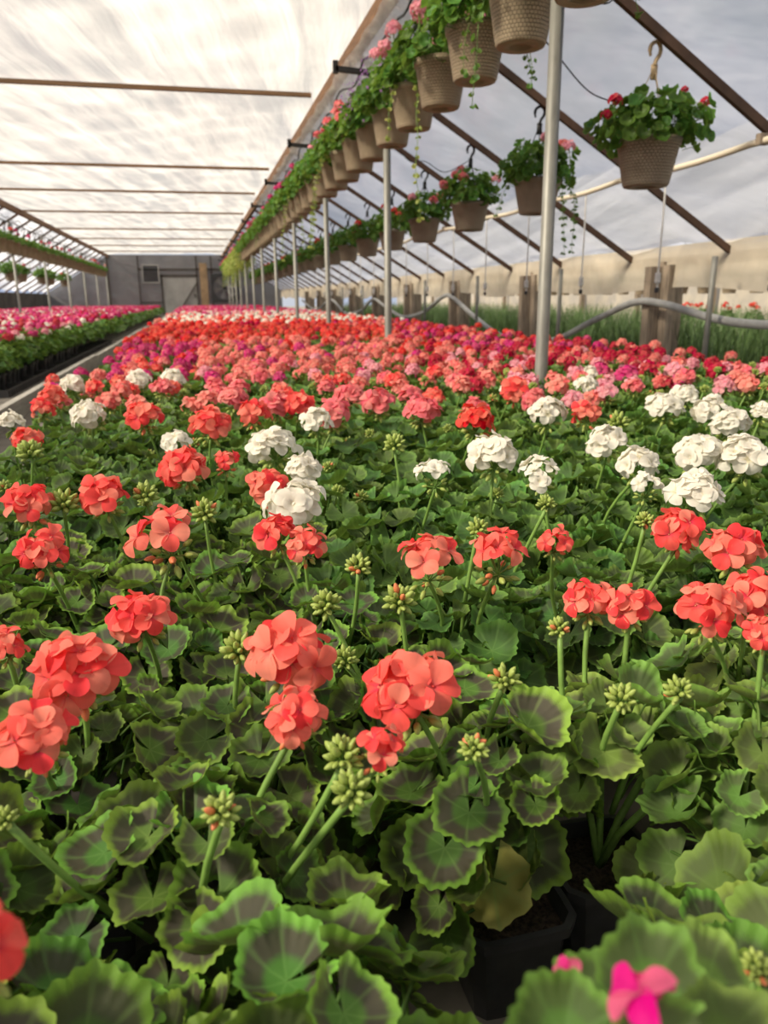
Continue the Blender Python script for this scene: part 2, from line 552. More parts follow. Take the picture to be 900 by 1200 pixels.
def floret_T(rng, double=False, lod=0):
    """One open floret, radius about 1, facing +Z."""
    t = T()
    nu, nv = ((6, 5), (3, 3))[lod]
    a0 = rng.uniform(0, 6.28)
    for k in range(5):
        petal(t, rng, 1.0 * rng.uniform(.92, 1.08), 1.0 * rng.uniform(.92, 1.1), a0 + k * 2 * PI / 5 + rng.uniform(-.1, .1),
              rng.uniform(.35, .85), rng.uniform(.3, 1.0), nu, nv, .13, .03 * (k % 2))
    if double:
        for k in range(5):
            petal(t, rng, .66 * rng.uniform(.85, 1.15), .72, a0 + .6 + k * 2 * PI / 5 + rng.uniform(-.25, .25), rng.uniform(.75, 1.15), rng.uniform(.2, .7), max(3, nu - 1), max(3, nv - 1), .12, .05)
    if lod == 0:
        tube(t, [(0, 0, -.3), (0, 0, .12)], [.05, .04], 4)
    return t.arr()

FLO_S = [floret_T(rng0) for _ in range(5)]
FLO_D = [floret_T(rng0, True) for _ in range(3)]
FLO_SL = [floret_T(rng0, False, 1) for _ in range(4)]

def bud_T():
    t = T()
    prof = [(.02, -1.0), (.62, -.72), (.9, -.2), (.82, .3), (.45, .8), (.03, 1.02)]
    lathe(t, [(r * .48, z * .85) for r, z in prof], 7)
    return t.arr()
BUD = bud_T()

def sph_dirs(n, rng, pmin=0.0, pmax=1.75):
    out = []
    g = rng.uniform(0, 6.28)
    for i in range(n):
        u = (i + .5) / n
        cz = math.cos(pmin) * (1 - u) + math.cos(pmax) * u
        p = math.acos(max(-1, min(1, cz))) + rng.uniform(-.12, .12)
        az = g + i * 2.39996 + rng.uniform(-.2, .2)
        out.append(Vector((math.sin(p) * math.cos(az), math.sin(p) * math.sin(az), math.cos(p))))
    return out

def head_arr(rng, col_mi, stem_mi, bud_mi, n=10, lod=1, stalk=.10, double=False):
    """A whole umbel in one mesh, radius about .042, centred on the origin."""
    g = Merge()
    for d in sph_dirs(n, rng, 0, 1.7):
        fl = rng.choice(FLO_SL if lod else (FLO_D if double else FLO_S))
        g.add(fl, frame(d * .028, d + Vector((rng.uniform(-.3, .3), rng.uniform(-.3, .3), .15)), d.orthogonal(), rng.uniform(.0165, .0205)), col_mi, rng.random())
    for d in sph_dirs(5, rng, 1.6, 2.5):
        g.add(BUD, frame(d * .026 - Vector((0, 0, .004)), d, d.orthogonal(), .006), bud_mi)
    t = T()
    tube(t, [(0, 0, 0), (.004, 0, -stalk * .5), (0, 0, -stalk)], .0022, 4)
    g.add(t.arr(), None, stem_mi)
    return g.arr()

def blob_arr(rng, mi, lod=0):
    """Head seen from far off: a lumpy dome of petals."""
    t = T()
    n, rows = ((9, 4), (6, 3))[lod]
    V, At, F = [], [], []
    for j in range(rows):
        p = .25 + 1.75 * j / (rows - 1)
        for k in range(n):
            az = 2 * PI * (k + .5 * (j % 2)) / n
            r = .041 * rng.uniform(.78, 1.18)
            V.append((r * math.sin(p) * math.cos(az), r * math.sin(p) * math.sin(az), r * math.cos(p)))
            At.append((rng.uniform(.1, 1), rng.random(), 0))
    V.append((0, 0, .042)); At.append((.8, 1, 0))
    for k in range(n):
        F.append((len(V) - 1, k, (k + 1) % n))
        for j in range(rows - 1):
            F.append((j * n + k, (j + 1) * n + k, (j + 1) * n + (k + 1) % n, j * n + (k + 1) % n))
    t.add(V, F, At, mi)
    return t.arr()

def leaf_places(rng, n, R=.115, H=.115, h0=.165, smin=.027, smax=.041, up=.55, pmax=1.75):
    out = []
    g = rng.uniform(0, 6.28)
    for i in range(n):
        u = (i + .5) / n
        cz = 1 - (1 - math.cos(pmax)) * u
        p = math.acos(cz)
        az = g + i * 2.39996 + rng.uniform(-.25, .25)
        k = rng.uniform(.78, 1.08)
        rad = Vector((math.cos(az), math.sin(az), 0))
        pos = rad * (R * math.sin(p) * k) + Vector((0, 0, h0 + H * math.cos(p) * k))
        nrm = rad * math.sin(p) * (1 - up) + Vector((0, 0, up + max(0, math.cos(p)) * (1 - up)))
        nrm += Vector((rng.uniform(-.38, .38), rng.uniform(-.38, .38), rng.uniform(-.1, .1)))
        tip = rad + Vector((rng.uniform(-.5, .5), rng.uniform(-.5, .5), 0))
        out.append((pos, nrm, tip, rng.uniform(smin, smax)))
    return out

# ------------------------------------------------------------------ the setting
XR, XL, ZF = 1.33, -3.50, 2.50          # the two purlins and the flat film between them
XER, XEL, ZE = 3.90, -6.07, 0.95        # eaves
YB, YE = -4.0, 36.5
D_POST, Y_POST = 2.75, 3.07
nrg = np.random.default_rng(3)

def wav(x, y, k, n=7, seed=0):
    r = np.random.default_rng(seed)
    o = np.zeros_like(x)
    for _ in range(n):
        a, f, p = r.uniform(0, PI), k * r.uniform(.5, 1.8), r.uniform(0, 6.28)
        o += np.sin((x * math.cos(a) + y * math.sin(a)) * f + p)
    return o / n

def sheet(fn, u, v):
    U, V = np.meshgrid(u, v, indexing='ij')
    P = fn(U, V)
    nu, nv = len(u), len(v)
    idx = np.arange(nu * nv).reshape(nu, nv)
    a, b, c, d = idx[:-1, :-1].ravel(), idx[1:, :-1].ravel(), idx[1:, 1:].ravel(), idx[:-1, 1:].ravel()
    f = np.concatenate([np.stack([a, b, c], 1), np.stack([a, c, d], 1)])
    v_ = np.stack([q.ravel() for q in P], 1)
    return v_, f, np.tile((.3, 1., 0.), (len(v_), 1)), np.zeros(len(f), dtype=np.int64)

# ground
t = T(); box(t, -30, 30, -20, 70, -.06, 0)
fl = part('floor', t, ['floor'], None)
tag(fl, 'dark trodden ground cloth under the beds and aisle', kind='structure')

RAFT = [3.85 + 1.375 * k for k in range(-4, 24)]
FLATR = [0.6, 4.3, 8.0, 12.4, 15.2, 18.7, 23.0, 26.5, 29.8, 33.2]

def flat_fn(U, V):
    near = np.min(np.abs(V[..., None] - np.array(FLATR)), axis=-1)
    z = ZF + .05 + .05 * np.clip(near / 1.6, 0, 1) ** 1.5
    z = z + .022 * wav(U, V, 2.2, 8, 1) + .010 * np.sin(9 * (U * .5 + V * .85) + 2 * np.sin(U * 1.3)) * np.clip(near, 0, 1)
    ed = np.clip(np.minimum(U - XL, XR - U) / .5, 0, 1)
    return U, V, z * ed + (ZF + .05) * (1 - ed)
ceil = ob('ceiling', to_mesh('ceiling', sheet(flat_fn, np.linspace(XL, XR, 61), np.linspace(YB, YE, 420)), ['film_flat']))
tag(ceil, 'flat white milky film ceiling between the two long purlins', kind='structure')
for y in FLATR:
    t = T(); beam(t, (XL + .03, y, ZF + .005), (XR - .12, y, ZF + .012), .042, .036, (0, 0, 1))
    part('rafter', t, ['flatrafter'], ceil)

def slope(xa, za, xb, zb, seed):
    def fn(U, V):
        x = xa + (xb - xa) * U
        near = np.min(np.abs(V[..., None] - np.array(RAFT)), axis=-1)
        z = za + (zb - za) * U + .05 + .07 * np.clip(near / .68, 0, 1) + .03 * wav(x, V, 3.4, 9, seed)
        return x, V, z
    return fn
for side, (xa, xb) in (('right', (XR, XER)), ('left', (XL, XEL))):
    me = to_mesh('ceiling', sheet(slope(xa, ZF, xb, ZE, 5 if side == 'right' else 6), np.linspace(0, 1, 26), np.linspace(YB, YE, 300)), ['film_slope'])
    sl = ob('ceiling', me)
    tag(sl, 'sloping %s roof of hazy film over dark rafters' % side, kind='structure')
    for y in RAFT:
        t = T(); beam(t, (xa, y, ZF + .005), (xb, y, ZE + .005), .032, .046, (0, 0, 1))
        part('rafter', t, ['rafter'], sl)

# purlins, with the bunched film stapled along the right one
for i, x in ((1, XR), (2, XL)):
    t = T(); box(t, x - .035, x + .035, YB, YE, ZF - .07, ZF + .045)
    tr = part('trim_%d' % i, t, ['wood'], None)
    tag(tr, 'long brown wooden purlin on the %s edge of the flat ceiling' % ('right' if i == 1 else 'left'), kind='structure')
    if i == 1:
        def wrap(U, V):
            k = wav(V * 9, U * 6, 1.0, 9, 8)
            return XR - .07 + .42 * U + .05 * k, V, ZF - .085 - .30 * U - .06 * np.abs(wav(V * 7, U * 11, 1.3, 9, 9)) * (U + .3)
        ob('bunched_film', to_mesh('bunched_film', sheet(wrap, np.linspace(0, 1, 14), np.linspace(1.0, 16, 330)), ['film_wrap']), tr)

# end wall with its door, louvre, column and fan
cs = [(XEL, 0), (XEL, ZE + .05), (XL, ZF + .05), (XR, ZF + .05), (XER, ZE + .05), (XER, 0)]
t = T()
t.add([(x, YE, z) for x, z in cs] + [(x, YE + .06, z) for x, z in cs],
      [(0, 1, 2, 3, 4, 5), (6, 11, 10, 9, 8, 7)] + [(i, (i + 1) % 6, (i + 1) % 6 + 6, i + 6) for i in range(6)])
we = part('wall_end', t, ['film_end'], None)
tag(we, 'grey sheeted end wall at the far end of the house', kind='structure')
for (x0, x1, z0, z1) in [(-2.32, -2.27, 0, 2.5), (-1.38, -1.31, 0, 1.72), (.14, .20, 0, 2.5), (-2.3, 1.9, 1.90, 1.98), (-1.4, .2, 1.62, 1.72), (.78, .84, 0, 2.5), (-3.6, -3.52, 0, 2.5), (-2.3, -1.35, .52, .57), (-4.6, -4.52, 0, 1.8)]:
    t = T(); box(t, x0, x1, YE - .06, YE, z0, z1); part('stud', t, ['frame'], we)
t = T(); box(t, .30, .62, YE - .2, YE - .07, 0, 2.2)
tag(part('wooden_column', t, ['tanwood'], None), 'tan wooden column between the door and the fan on the end wall', 'column')
t = T(); box(t, -1.30, .13, YE - .045, YE - .005, 0.02, 1.61)
dr = part('door_1', t, ['door'], None); tag(dr, 'grey panel door in the end wall with a diagonal brace', kind='structure')
t = T(); beam(t, (-.75, YE - .06, .05), (.12, YE - .06, 1.35), .03, .07, (0, 1, 0)); part('brace', t, ['frame'], dr)
t = T(); box(t, .02, .07, YE - .08, YE - .045, .75, .9); part('door_handle', t, ['dark'], dr)
lv = empty('louver_vent', (-1.78, YE - .07, 1.36))
tag(lv, 'dark square louvred vent high on the end wall left of the door', 'vent')
t = T()
for a in ((-.36, .36, 0, .05), (-.36, .36, .74, .79), (-.36, -.31, .05, .74), (.31, .36, .05, .74)):
    box(t, a[0], a[1], -.05, 0, a[2], a[3])
part('frame', t, ['door'], lv)
for k in range(9):
    t = T(); beam(t, (-.31, -.03, .09 + k * .075), (.31, -.03, .09 + k * .075), .05, .012, (0, -.6, .8)); part('slat', t, ['dark'], lv)
fn = empty('exhaust_fan', (1.36, YE - .1, 1.15))
tag(fn, 'large round black exhaust fan on the far end wall', 'fan')
t = T()
N = 28
V = []
for k in range(N):
    a = 2 * PI * k / N
    c_, s_ = math.cos(a), math.sin(a)
    q = .60 / max(abs(c_), abs(s_))
    V += [(c_ * .52, -.12, s_ * .52), (c_ * q, -.12, s_ * q), (c_ * .52, .0, s_ * .52)]
F = []
for k in range(N):
    a, b_ = k * 3, ((k + 1) % N) * 3
    F += [(a, b_, b_ + 1, a + 1), (a, a + 2, b_ + 2, b_)]
t.add(V, F); part('housing', t, ['dark'], fn)
for k in range(6):
    a = k * PI / 3 + .2
    u, v_ = Vector((math.cos(a), 0, math.sin(a))), Vector((-math.sin(a), 0, math.cos(a)))
    t = T()
    t.add([u * .08 + v_ * .03 + Vector((0, -.02, 0)), u * .49 + v_ * .15 + Vector((0, -.0, 0)), u * .49 - v_ * .08 + Vector((0, -.08, 0)), u * .08 - v_ * .04 + Vector((0, -.06, 0))],
          [(0, 1, 2, 3)])
    part('blade', t, ['hose'], fn)
t = T(); lathe(t, [(0.001, .1), (.08, .1), (.08, 0), (.001, 0)], 12); hb = part('hub', t, ['dark'], fn, mat=Matrix.Rotation(PI / 2, 4, 'X'))
for r_ in (.2, .33, .46):
    t = T(); tube(t, [(r_ * math.cos(k * PI / 16), -.125, r_ * math.sin(k * PI / 16)) for k in range(33)], .007, 4); part('guard_ring', t, ['dark'], fn)

# side walls
def curt(U, V):
    x = XER - .04 + .035 * wav(V * 1.0, U, 2.4, 6, 12) + .012 * wav(V * 6, U * 2, 2, 6, 13)
    low = .69 + .035 * np.sin(V * 2.31 + .6) + .02 * wav(V, V * 0, 2.5, 4, 14)
    return x, V, (ZE + .10) * (1 - U) + low * U
wr = ob('wall_right', to_mesh('wall_right', sheet(curt, np.linspace(0, 1, 9), np.linspace(YB, YE, 400)), ['film_wall']))
tag(wr, 'cream film side curtain hanging from the right eave', kind='structure')
t = T(); box(t, XER - .01, XER + .05, YB, YE, ZE - .06, ZE + .02)
tag(part('trim_3', t, ['greywood'], None), 'weathered eave plate above the right curtain', kind='structure')
t = T(); box(t, XEL - .08, XEL, YB, YE, 0, ZE)
tag(part('wall_left', t, ['wallwood'], None), 'low dark board wall under the left eave', kind='structure')
def backw(U, V):
    return U, YB + .03 * wav(U, V, 3, 6, 15), V * (ZE + (ZF - ZE) * np.clip(np.minimum((U - XEL) / (XL - XEL), (XER - U) / (XER - XR)), 0, 1) + .05)
tag(ob('wall_back', to_mesh('wall_back', sheet(backw, np.linspace(XEL, XER, 60), np.linspace(0, 1, 14)), ['film_slope'])), 'hazy film wall behind the camera', kind='structure')

# neighbouring bay seen under the curtain
def farw(U, V):
    return 9.3 + .05 * wav(V, U, 3, 7, 16), V, U
tag(ob('wall_far', to_mesh('wall_far', sheet(farw, np.linspace(0, 1.5, 10), np.linspace(YB, YE, 200)), ['film_wall'])), 'pale sheeted wall on the far side of the neighbouring bay', kind='structure')
for xa, za, xb, zb in ((XER, ZE + .05, 6.5, 2.5), (6.5, 2.5, 9.3, 1.5)):
    s_ = ob('ceiling', to_mesh('ceiling', sheet(slope(xa, za, xb, zb, 21), np.linspace(0, 1, 12), np.linspace(YB, YE, 120)), ['film_slope']))
    tag(s_, 'hazy film roof slope over the neighbouring bay, %s side' % ('near' if xa < 5 else 'far'), kind='structure')
ORD2 = ['nearest', 'second', 'third', 'fourth', 'fifth', 'sixth', 'seventh', 'eighth', 'ninth', 'tenth', 'eleventh']
for k in range(11):
    y = 5.2 + 2.5 * k
    t = T(); box(t, 9.12, 9.22, y, y + .1, 0, 1.4)
    tag(part('wooden_post', t, ['greywood'], None), '%s slim wooden post against the pale wall of the next bay' % ORD2[k], 'post', 'posts along the next bay far wall')

# ------------------------------------------------------------------ posts, rails, pipes
ORD = ['nearest', 'second', 'third', 'fourth', 'fifth', 'sixth', 'seventh', 'eighth', 'ninth', 'tenth', 'eleventh', 'twelfth', 'thirteenth', 'fourteenth', 'fifteenth', 'sixteenth']
def steel_post(x, y, ztop, label, arm=0, r=.027):
    p = empty('steel_post', (x, y, 0)); tag(p, label, 'post', 'galvanized posts')
    t = T(); lathe(t, [(r, 0), (r, ztop), (.001, ztop)], 16); part('pipe', t, ['galv'], p, smooth=True)
    t = T(); lathe(t, [(r + .006, ztop - .10), (r + .006, ztop - .03), (r, ztop - .03)], 16); part('collar', t, ['galv'], p)
    if arm:
        t = T()
        beam(t, (0, 0, ztop - .05), (arm * .36, 0, ztop - .03), .03, .035)
        beam(t, (arm * .36, 0, ztop - .06), (arm * .36, 0, ztop + .02), .035, .03, (0, 1, 0))
        part('bracket_arm', t, ['wire'], p)
for k in range(12):
    steel_post(1.415, Y_POST + D_POST * k, 2.21, '%s round galvanized post standing in the right side of the main bed' % ORD[k], -1)
for k in range(7):
    y = 14.5 + 3.6 * k
    steel_post(-3.6, y, 2.21, '%s slim galvanized post in the left bed' % ORD[k], 0)
for x, lab in ((1.39, 'black hanging rail over the right basket row'), (-3.57, 'black hanging rail over the left basket row')):
    r_ = empty('hanging_rail', (x, 0, 2.215)); tag(r_, lab, 'rail')
    t = T(); tube(t, [(0, y, .012 * math.sin(y * 2.1)) for y in np.arange(1.0, 36.2, .5)], .014, 6); part('rail_pipe', t, ['wire'], r_)
    t = T()
    tube(t, [(-.05 + .02 * math.sin(y * 5), y, .10 + .03 * math.sin(y * 7.3)) for y in np.arange(1.0, 36.2, .12)], .008, 5); part('drip_line', t, ['wire'], r_)

ip = empty('irrigation_pipe', (2.98, 0, 1.445)); tag(ip, 'cream plastic pipe clipped under the right roof slope', 'pipe')
t = T(); tube(t, [(0, y, -.025 * abs(math.sin((y - 3.85) * PI / 1.375))) for y in np.arange(.5, 35, .23)], .019, 8); part('pipe', t, ['pvc'], ip, smooth=True)
for y in RAFT:
    if 0 < y < 34:
        t = T(); box(t, -.03, .03, y - .02, y + .02, -.025, .03); part('pipe_clip', t, ['greywood'], ip)
dr0 = None
for k in range(-1, 15):
    y = 4.73 + 1.07 * k
    p = empty('drip_dropper', (2.98, y, .70))
    tag(p, ('%s white drip tube with weighted end hanging on the right side' % ORD[k + 1]) if k < 5 else 'thin white drip tube far down the right side, %s from the camera' % ORD[k + 1], 'dropper', 'drip tubes')
    if dr0 is None:
        t = T(); tube(t, [(0, 0, .74), (.004, 0, .4), (0, 0, .1)], .0065, 5); a = part('tube', t, ['cord'], p)
        t = T(); lathe(t, [(.002, .105), (.018, .10), (.02, .04), (.008, .03), (.002, .03)], 10); b_ = part('weight', t, ['cord'], p)
        t = T(); tube(t, [(0, 0, .03), (.004, 0, .0), (0, 0, -.02)], .008, 5); lathe(t, [(.001, .01), (.014, .005), (.014, -.022), (.001, -.027)], 8, 1)
        c_ = part('emitter', t, ['cord', 'dark'], p)
        dr0 = (a, b_, c_)
    else:
        for q in dr0:
            ob(q.name.split('.')[0], q.data, p)

# weathered double posts of the right side, thin stakes and the sagging hose
for k in range(9):
    y = 6.07 + 2.68 * k
    p = empty('wooden_post', (3.80, y, 0))
    tag(p, '%s weathered grey wooden double post under the right eave' % ORD[k], 'post', 'weathered posts of the right side')
    t = T(); box(t, -.07, .03, -.05, .05, 0, ZE - .06); part('plank', t, ['greywood'], p)
    t = T(); box(t, .05, .26, -.03, .02, 0, ZE - .02); part('plank', t, ['greywood'], p)
    t = T(); box(t, .03, .09, -.16, -.05, 0, ZE - .05); part('plank', t, ['greywood'], p)
for k in range(8):
    y = 5.0 + 2.42 * k
    t = T(); tube(t, [(3.58, y, 0), (3.59, y, .92)], .021, 8)
    tag(part('steel_stake', t, ['galv'], None, smooth=True), '%s thin steel stake along the right edge beside the hose' % ORD[k], 'stake')
hp = [(3.72, 2.0, .62), (3.72, 3.2, .56), (3.72, 4.1, .475), (3.72, 4.75, .462), (3.72, 5.2, .50), (3.70, 5.75, .588), (3.70, 6.2, .60), (3.72, 6.9, .44), (3.72, 7.9, .19), (3.72, 9.2, .175),
      (3.72, 10.3, .40), (3.70, 11.2, .655), (3.70, 11.7, .66), (3.72, 12.8, .42), (3.72, 14.2, .32), (3.72, 15.6, .5), (3.7, 16.6, .63), (3.72, 18.0, .38), (3.72, 20, .3), (3.7, 22, .62), (3.72, 25, .3), (3.7, 28, .6)]
t = T(); tube(t, smooth_pts(hp, 7), .031, 8)
tag(part('garden_hose', t, ['hose'], None, smooth=True), 'thick grey hose sagging between the wooden posts on the right', 'hose')
# loose black wires by the nearest post
t = T(); tube(t, smooth_pts([(1.42, 3.12, 2.14), (1.55, 3.5, 1.99), (1.62, 3.72, 1.86), (1.75, 3.75, 1.74), (1.95, 3.82, 1.62), (2.15, 3.86, 1.58), (2.27, 3.9, 1.55)], 8), .0035, 5)
tag(part('loose_wire', t, ['wire'], None), 'thin black wire running from the nearest post towards the nearest round basket', 'wire')
t = T(); tube(t, smooth_pts([(1.45, 3.1, 2.05), (1.52, 3.12, 1.86), (1.58, 3.1, 1.76), (1.63, 3.08, 1.745), (1.66, 3.1, 1.79), (1.62, 3.14, 1.9), (1.5, 3.14, 2.03), (1.43, 3.1, 2.12)], 8), .003, 5)
tag(part('loose_wire', t, ['wire'], None), 'looped black wire dangling beside the top of the nearest post', 'wire')
t = T(); tube(t, smooth_pts([(1.40, 5.9, 2.05), (1.62, 6.3, 1.80), (1.75, 6.4, 1.70), (1.9, 6.5, 1.72), (2.1, 6.6, 1.66), (2.3, 6.6, 1.75)], 8), .0035, 5)
tag(part('loose_wire', t, ['wire'], None), 'thin black wire sagging from the second post to the pink baskets', 'wire')

# edging boards of the aisle
for k in range(14):
    y0 = 1.2 + 2.5 * k
    t = T(); box(t, -1.075, -1.03, y0, y0 + 2.44, 0, .105 + .006 * (k % 3))
    o = part('edging_board', t, ['curb'], None)
    tag(o, '%s grey edging board along the left edge of the main bed' % ORD[k], 'board', 'aisle edging boards')
HEROES = [
    ('C', 0.054, 0.548, 0.335, 0.051, 'f'), ('C', 0.062, 0.649, 0.34, 0.079, 'f'), ('C', 0.154, 0.561, 0.337, 0.078, 'f'), ('C', 0.109, 0.485, 0.335, 0.041, 's'),
    ('C', -0.124, 0.658, 0.339, 0.075, 'f'), ('C', -0.142, 0.569, 0.335, 0.06, 'f'), ('C', -0.077, 0.766, 0.343, 0.066, 'f'), ('C', -0.197, 0.733, 0.341, 0.041, 'f'),
    ('C', -0.203, 0.975, 0.357, 0.065, 'f'), ('C', -0.254, 1.169, 0.37, 0.075, 'f'), ('C', -0.154, 1.186, 0.371, 0.074, 'f'), ('C', 0.246, 0.818, 0.354, 0.078, 's'),
    ('C', 0.327, 0.809, 0.355, 0.079, 's'), ('C', 0.383, 0.69, 0.344, 0.054, 'f'), ('C', 0.419, 0.667, 0.344, 0.053, 'f'), ('C', 0.489, 0.636, 0.344, 0.068, 'f'),
    ('C', 0.561, 0.661, 0.345, 0.064, 'f'), ('C', 0.51, 0.58, 0.342, 0.041, 'f'), ('C', 0.614, 0.762, 0.358, 0.07, 'f'), ('C', 0.586, 0.834, 0.364, 0.066, 'f'),
    ('C', 0.415, 0.837, 0.36, 0.043, 's'), ('C', -0.055, 0.971, 0.361, 0.098, 's'), ('C', 0.083, 0.96, 0.363, 0.061, 'f'), ('C', 0.113, 0.912, 0.359, 0.053, 'f'),
    ('W', 0.119, 1.053, 0.37, 0.085, 'f'), ('C', 0.095, 1.187, 0.371, 0.07, 'f'), ('W', 0.161, 1.292, 0.372, 0.066, 'f'), ('W', 0.129, 1.495, 0.373, 0.097, 'f'),
    ('W', -0.055, 1.623, 0.373, 0.06, 'f'), ('W', -0.276, 2.047, 0.375, 0.097, 'f'), ('C', -0.142, 2.006, 0.375, 0.111, 'f'), ('C', 0.015, 1.799, 0.374, 0.098, 'f'),
    ('C', -0.039, 1.355, 0.372, 0.082, 'f'), ('C', 0.034, 1.385, 0.372, 0.055, 's'), ('C', -0.368, 1.734, 0.373, 0.065, 'f'), ('W', -0.454, 2.003, 0.374, 0.07, 'f'),
    ('R', 0.618, 1.682, 0.374, 0.107, 'f'), ('C', 0.951, 2.249, 0.371, 0.115, 'f'), ('W', 0.822, 1.742, 0.375, 0.115, 'f'), ('C', 0.907, 1.702, 0.375, 0.075, 'f'),
    ('W', 0.516, 1.301, 0.373, 0.103, 'f'), ('W', 0.363, 1.177, 0.372, 0.062, 's'), ('W', 0.527, 1.131, 0.372, 0.067, 's'), ('W', 0.787, 1.378, 0.373, 0.082, 'f'),
    ('W', 0.728, 1.167, 0.372, 0.074, 'f'), ('W', 0.653, 1.021, 0.371, 0.052, 's'), ('W', 0.697, 0.966, 0.371, 0.083, 'f'), ('W', 0.872, 1.207, 0.373, 0.087, 'f'),
    ('W', 0.938, 1.165, 0.372, 0.092, 'f'), ('W', 1.148, 1.486, 0.374, 0.086, 'f'), ('W', 1.233, 1.676, 0.375, 0.09, 'f'), ('W', 1.163, 1.76, 0.375, 0.093, 'f'),
    ('W', 1.351, 1.957, 0.373, 0.079, 'f'), ('W', 1.345, 1.627, 0.375, 0.063, 'f'), ('P', 0.543, 1.872, 0.375, 0.113, 'f'), ('P', 0.472, 2.067, 0.374, 0.099, 'f'),
    ('P', 0.312, 1.869, 0.375, 0.097, 'f'), ('C', 0.254, 2.077, 0.375, 0.106, 'f'), ('P', 0.198, 2.095, 0.375, 0.093, 'f'), ('W', 0.261, 1.789, 0.374, 0.076, 'f'),
    ('W', -0.101, 2.971, 0.369, 0.115, 'f'), ('W', -0.22, 2.977, 0.369, 0.107, 'f'), ('W', -0.429, 2.831, 0.37, 0.106, 'f'), ('C', -0.443, 2.525, 0.373, 0.089, 'f'),
    ('C', 0.126, 1.954, 0.375, 0.086, 'f'), ('P', 0.093, 2.289, 0.373, 0.09, 'f'), ('P', 0.432, 2.271, 0.372, 0.092, 'f'), ('B', 0.017, 0.681, 0.341, 0.039, 'b'),
    ('B', 0.114, 0.76, 0.344, 0.037, 'b'), ('B', 0.193, 0.751, 0.345, 0.042, 'b'), ('B', 0.328, 0.643, 0.343, 0.027, 'b'), ('B', 0.081, 0.45, 0.335, 0.033, 'b'),
    ('B', 0.082, 0.492, 0.335, 0.035, 'b'), ('B', 0.179, 0.477, 0.335, 0.026, 'b'), ('B', -0.007, 0.449, 0.335, 0.029, 'b'), ('B', 0.374, 0.511, 0.338, 0.029, 'b'),
    ('B', -0.144, 0.474, 0.335, 0.02, 'b'), ('B', 0.25, 0.258, 0.335, 0.019, 'b'), ('B', -0.337, 1.612, 0.373, 0.061, 'b'), ('B', -0.21, 1.181, 0.37, 0.051, 'b'),
    ('B', -0.095, 1.201, 0.371, 0.047, 'b'), ('B', 0.166, 0.84, 0.354, 0.036, 'b'), ('B', 0.943, 1.61, 0.374, 0.06, 'b'), ('B', -0.007, 1.079, 0.37, 0.044, 'b'),
    ('B', 0.342, 0.915, 0.365, 0.034, 'b'), ('B', 0.475, 0.993, 0.37, 0.032, 'b'), ('B', 0.569, 0.886, 0.367, 0.03, 'b'), ('B', 0.375, 1.498, 0.373, 0.052, 'b'),
    ('B', -0.053, 1.022, 0.365, 0.039, 'b'), ('C', -0.089, 0.268, 0.42, 0.02, 'f'), ('M', 0.122, 0.168, 0.45, 0.019, 'm'),
]

# ------------------------------------------------------------------ bedding geraniums
def pot_arr():
    t = T()
    lathe(t, [(.001, .0), (.040, .0), (.0505, .090), (.0555, .092), (.0565, .104), (.0505, .104), (.048, .088)], 24, 0, sq=7)
    return t.arr()
POT = to_mesh('pot', pot_arr(), ['black'], False)
def soil_arr():
    t = T()
    r = random.Random(4)
    n = 16
    V = [(0, 0, .089)]
    for q in (.5, 1.0):
        for k in range(n):
            a = 2 * PI * (k + .5) / n
            s = 1.0 / (abs(math.cos(a)) ** 7 + abs(math.sin(a)) ** 7) ** (1 / 7)
            V.append((.048 * q * s * math.cos(a), .048 * q * s * math.sin(a), .087 + r.uniform(-.003, .004)))
    F = [(0, 1 + k, 1 + (k + 1) % n) for k in range(n)] + [(1 + k, 1 + n + k, 1 + n + (k + 1) % n, 1 + (k + 1) % n) for k in range(n)]
    t.add(V, F)
    for k in range(60):
        x, y, s = r.uniform(-.042, .042), r.uniform(-.042, .042), r.uniform(.0015, .0035)
        t.add([(x - s, y, .088), (x + s, y - s, .088), (x, y + s, .088), (x, y, .089 + s)], [(0, 1, 3), (1, 2, 3), (2, 0, 3)])
    return t.arr()
SOIL = to_mesh('soil', soil_arr(), ['soil'], False)
LEAFMATS = ['leaf_zonal', 'leaf_mid', 'leaf_plain', 'leaf_pale', 'leaf_old']
LEAF_ME = {(i, m): to_mesh('leaf', LEAF_HI[i], [m]) for i in range(len(LEAF_HI)) for m in LEAFMATS[:4]}
LEAF_OLD_ME = to_mesh('leaf', LEAF_OLD, ['leaf_old'])
FLO_ME = {}
for c in 'CRSPMKLW':
    FLO_ME[c] = [to_mesh('floret', a, ['pet' + c]) for a in ((FLO_D + FLO_S[:1]) if c in 'WP' else FLO_S)]
BUD_ME = [to_mesh('bud', BUD, ['bud']), to_mesh('bud', BUD, ['bud_coral'])]
rg = random.Random(21)
FOLI = {}
for m in ('leaf_mid', 'leaf_plain', 'leaf_zonal'):
    FOLI[m] = []
    for i in range(5):
        g = Merge()
        for pos, nrm, tip, s in leaf_places(rg, 38, R=.125, H=.130, h0=.165, smin=.026, smax=.042):
            g.add(rg.choice(LEAF_MD), frame(pos, nrm, tip, s), 0, rg.random())
        FOLI[m].append(to_mesh('foliage', g.arr(), [m]))
HEADS = {c: [head_arr(rg, 0, 1, 2, rg.choice((9, 10, 12)), 1, .09) for _ in range(3)] for c in 'CRSPMKLWV'}
HEAD_ME = {c: [to_mesh('flower_head', a, ['pet' + c, 'stem', 'bud']) for a in HEADS[c]] for c in HEADS}
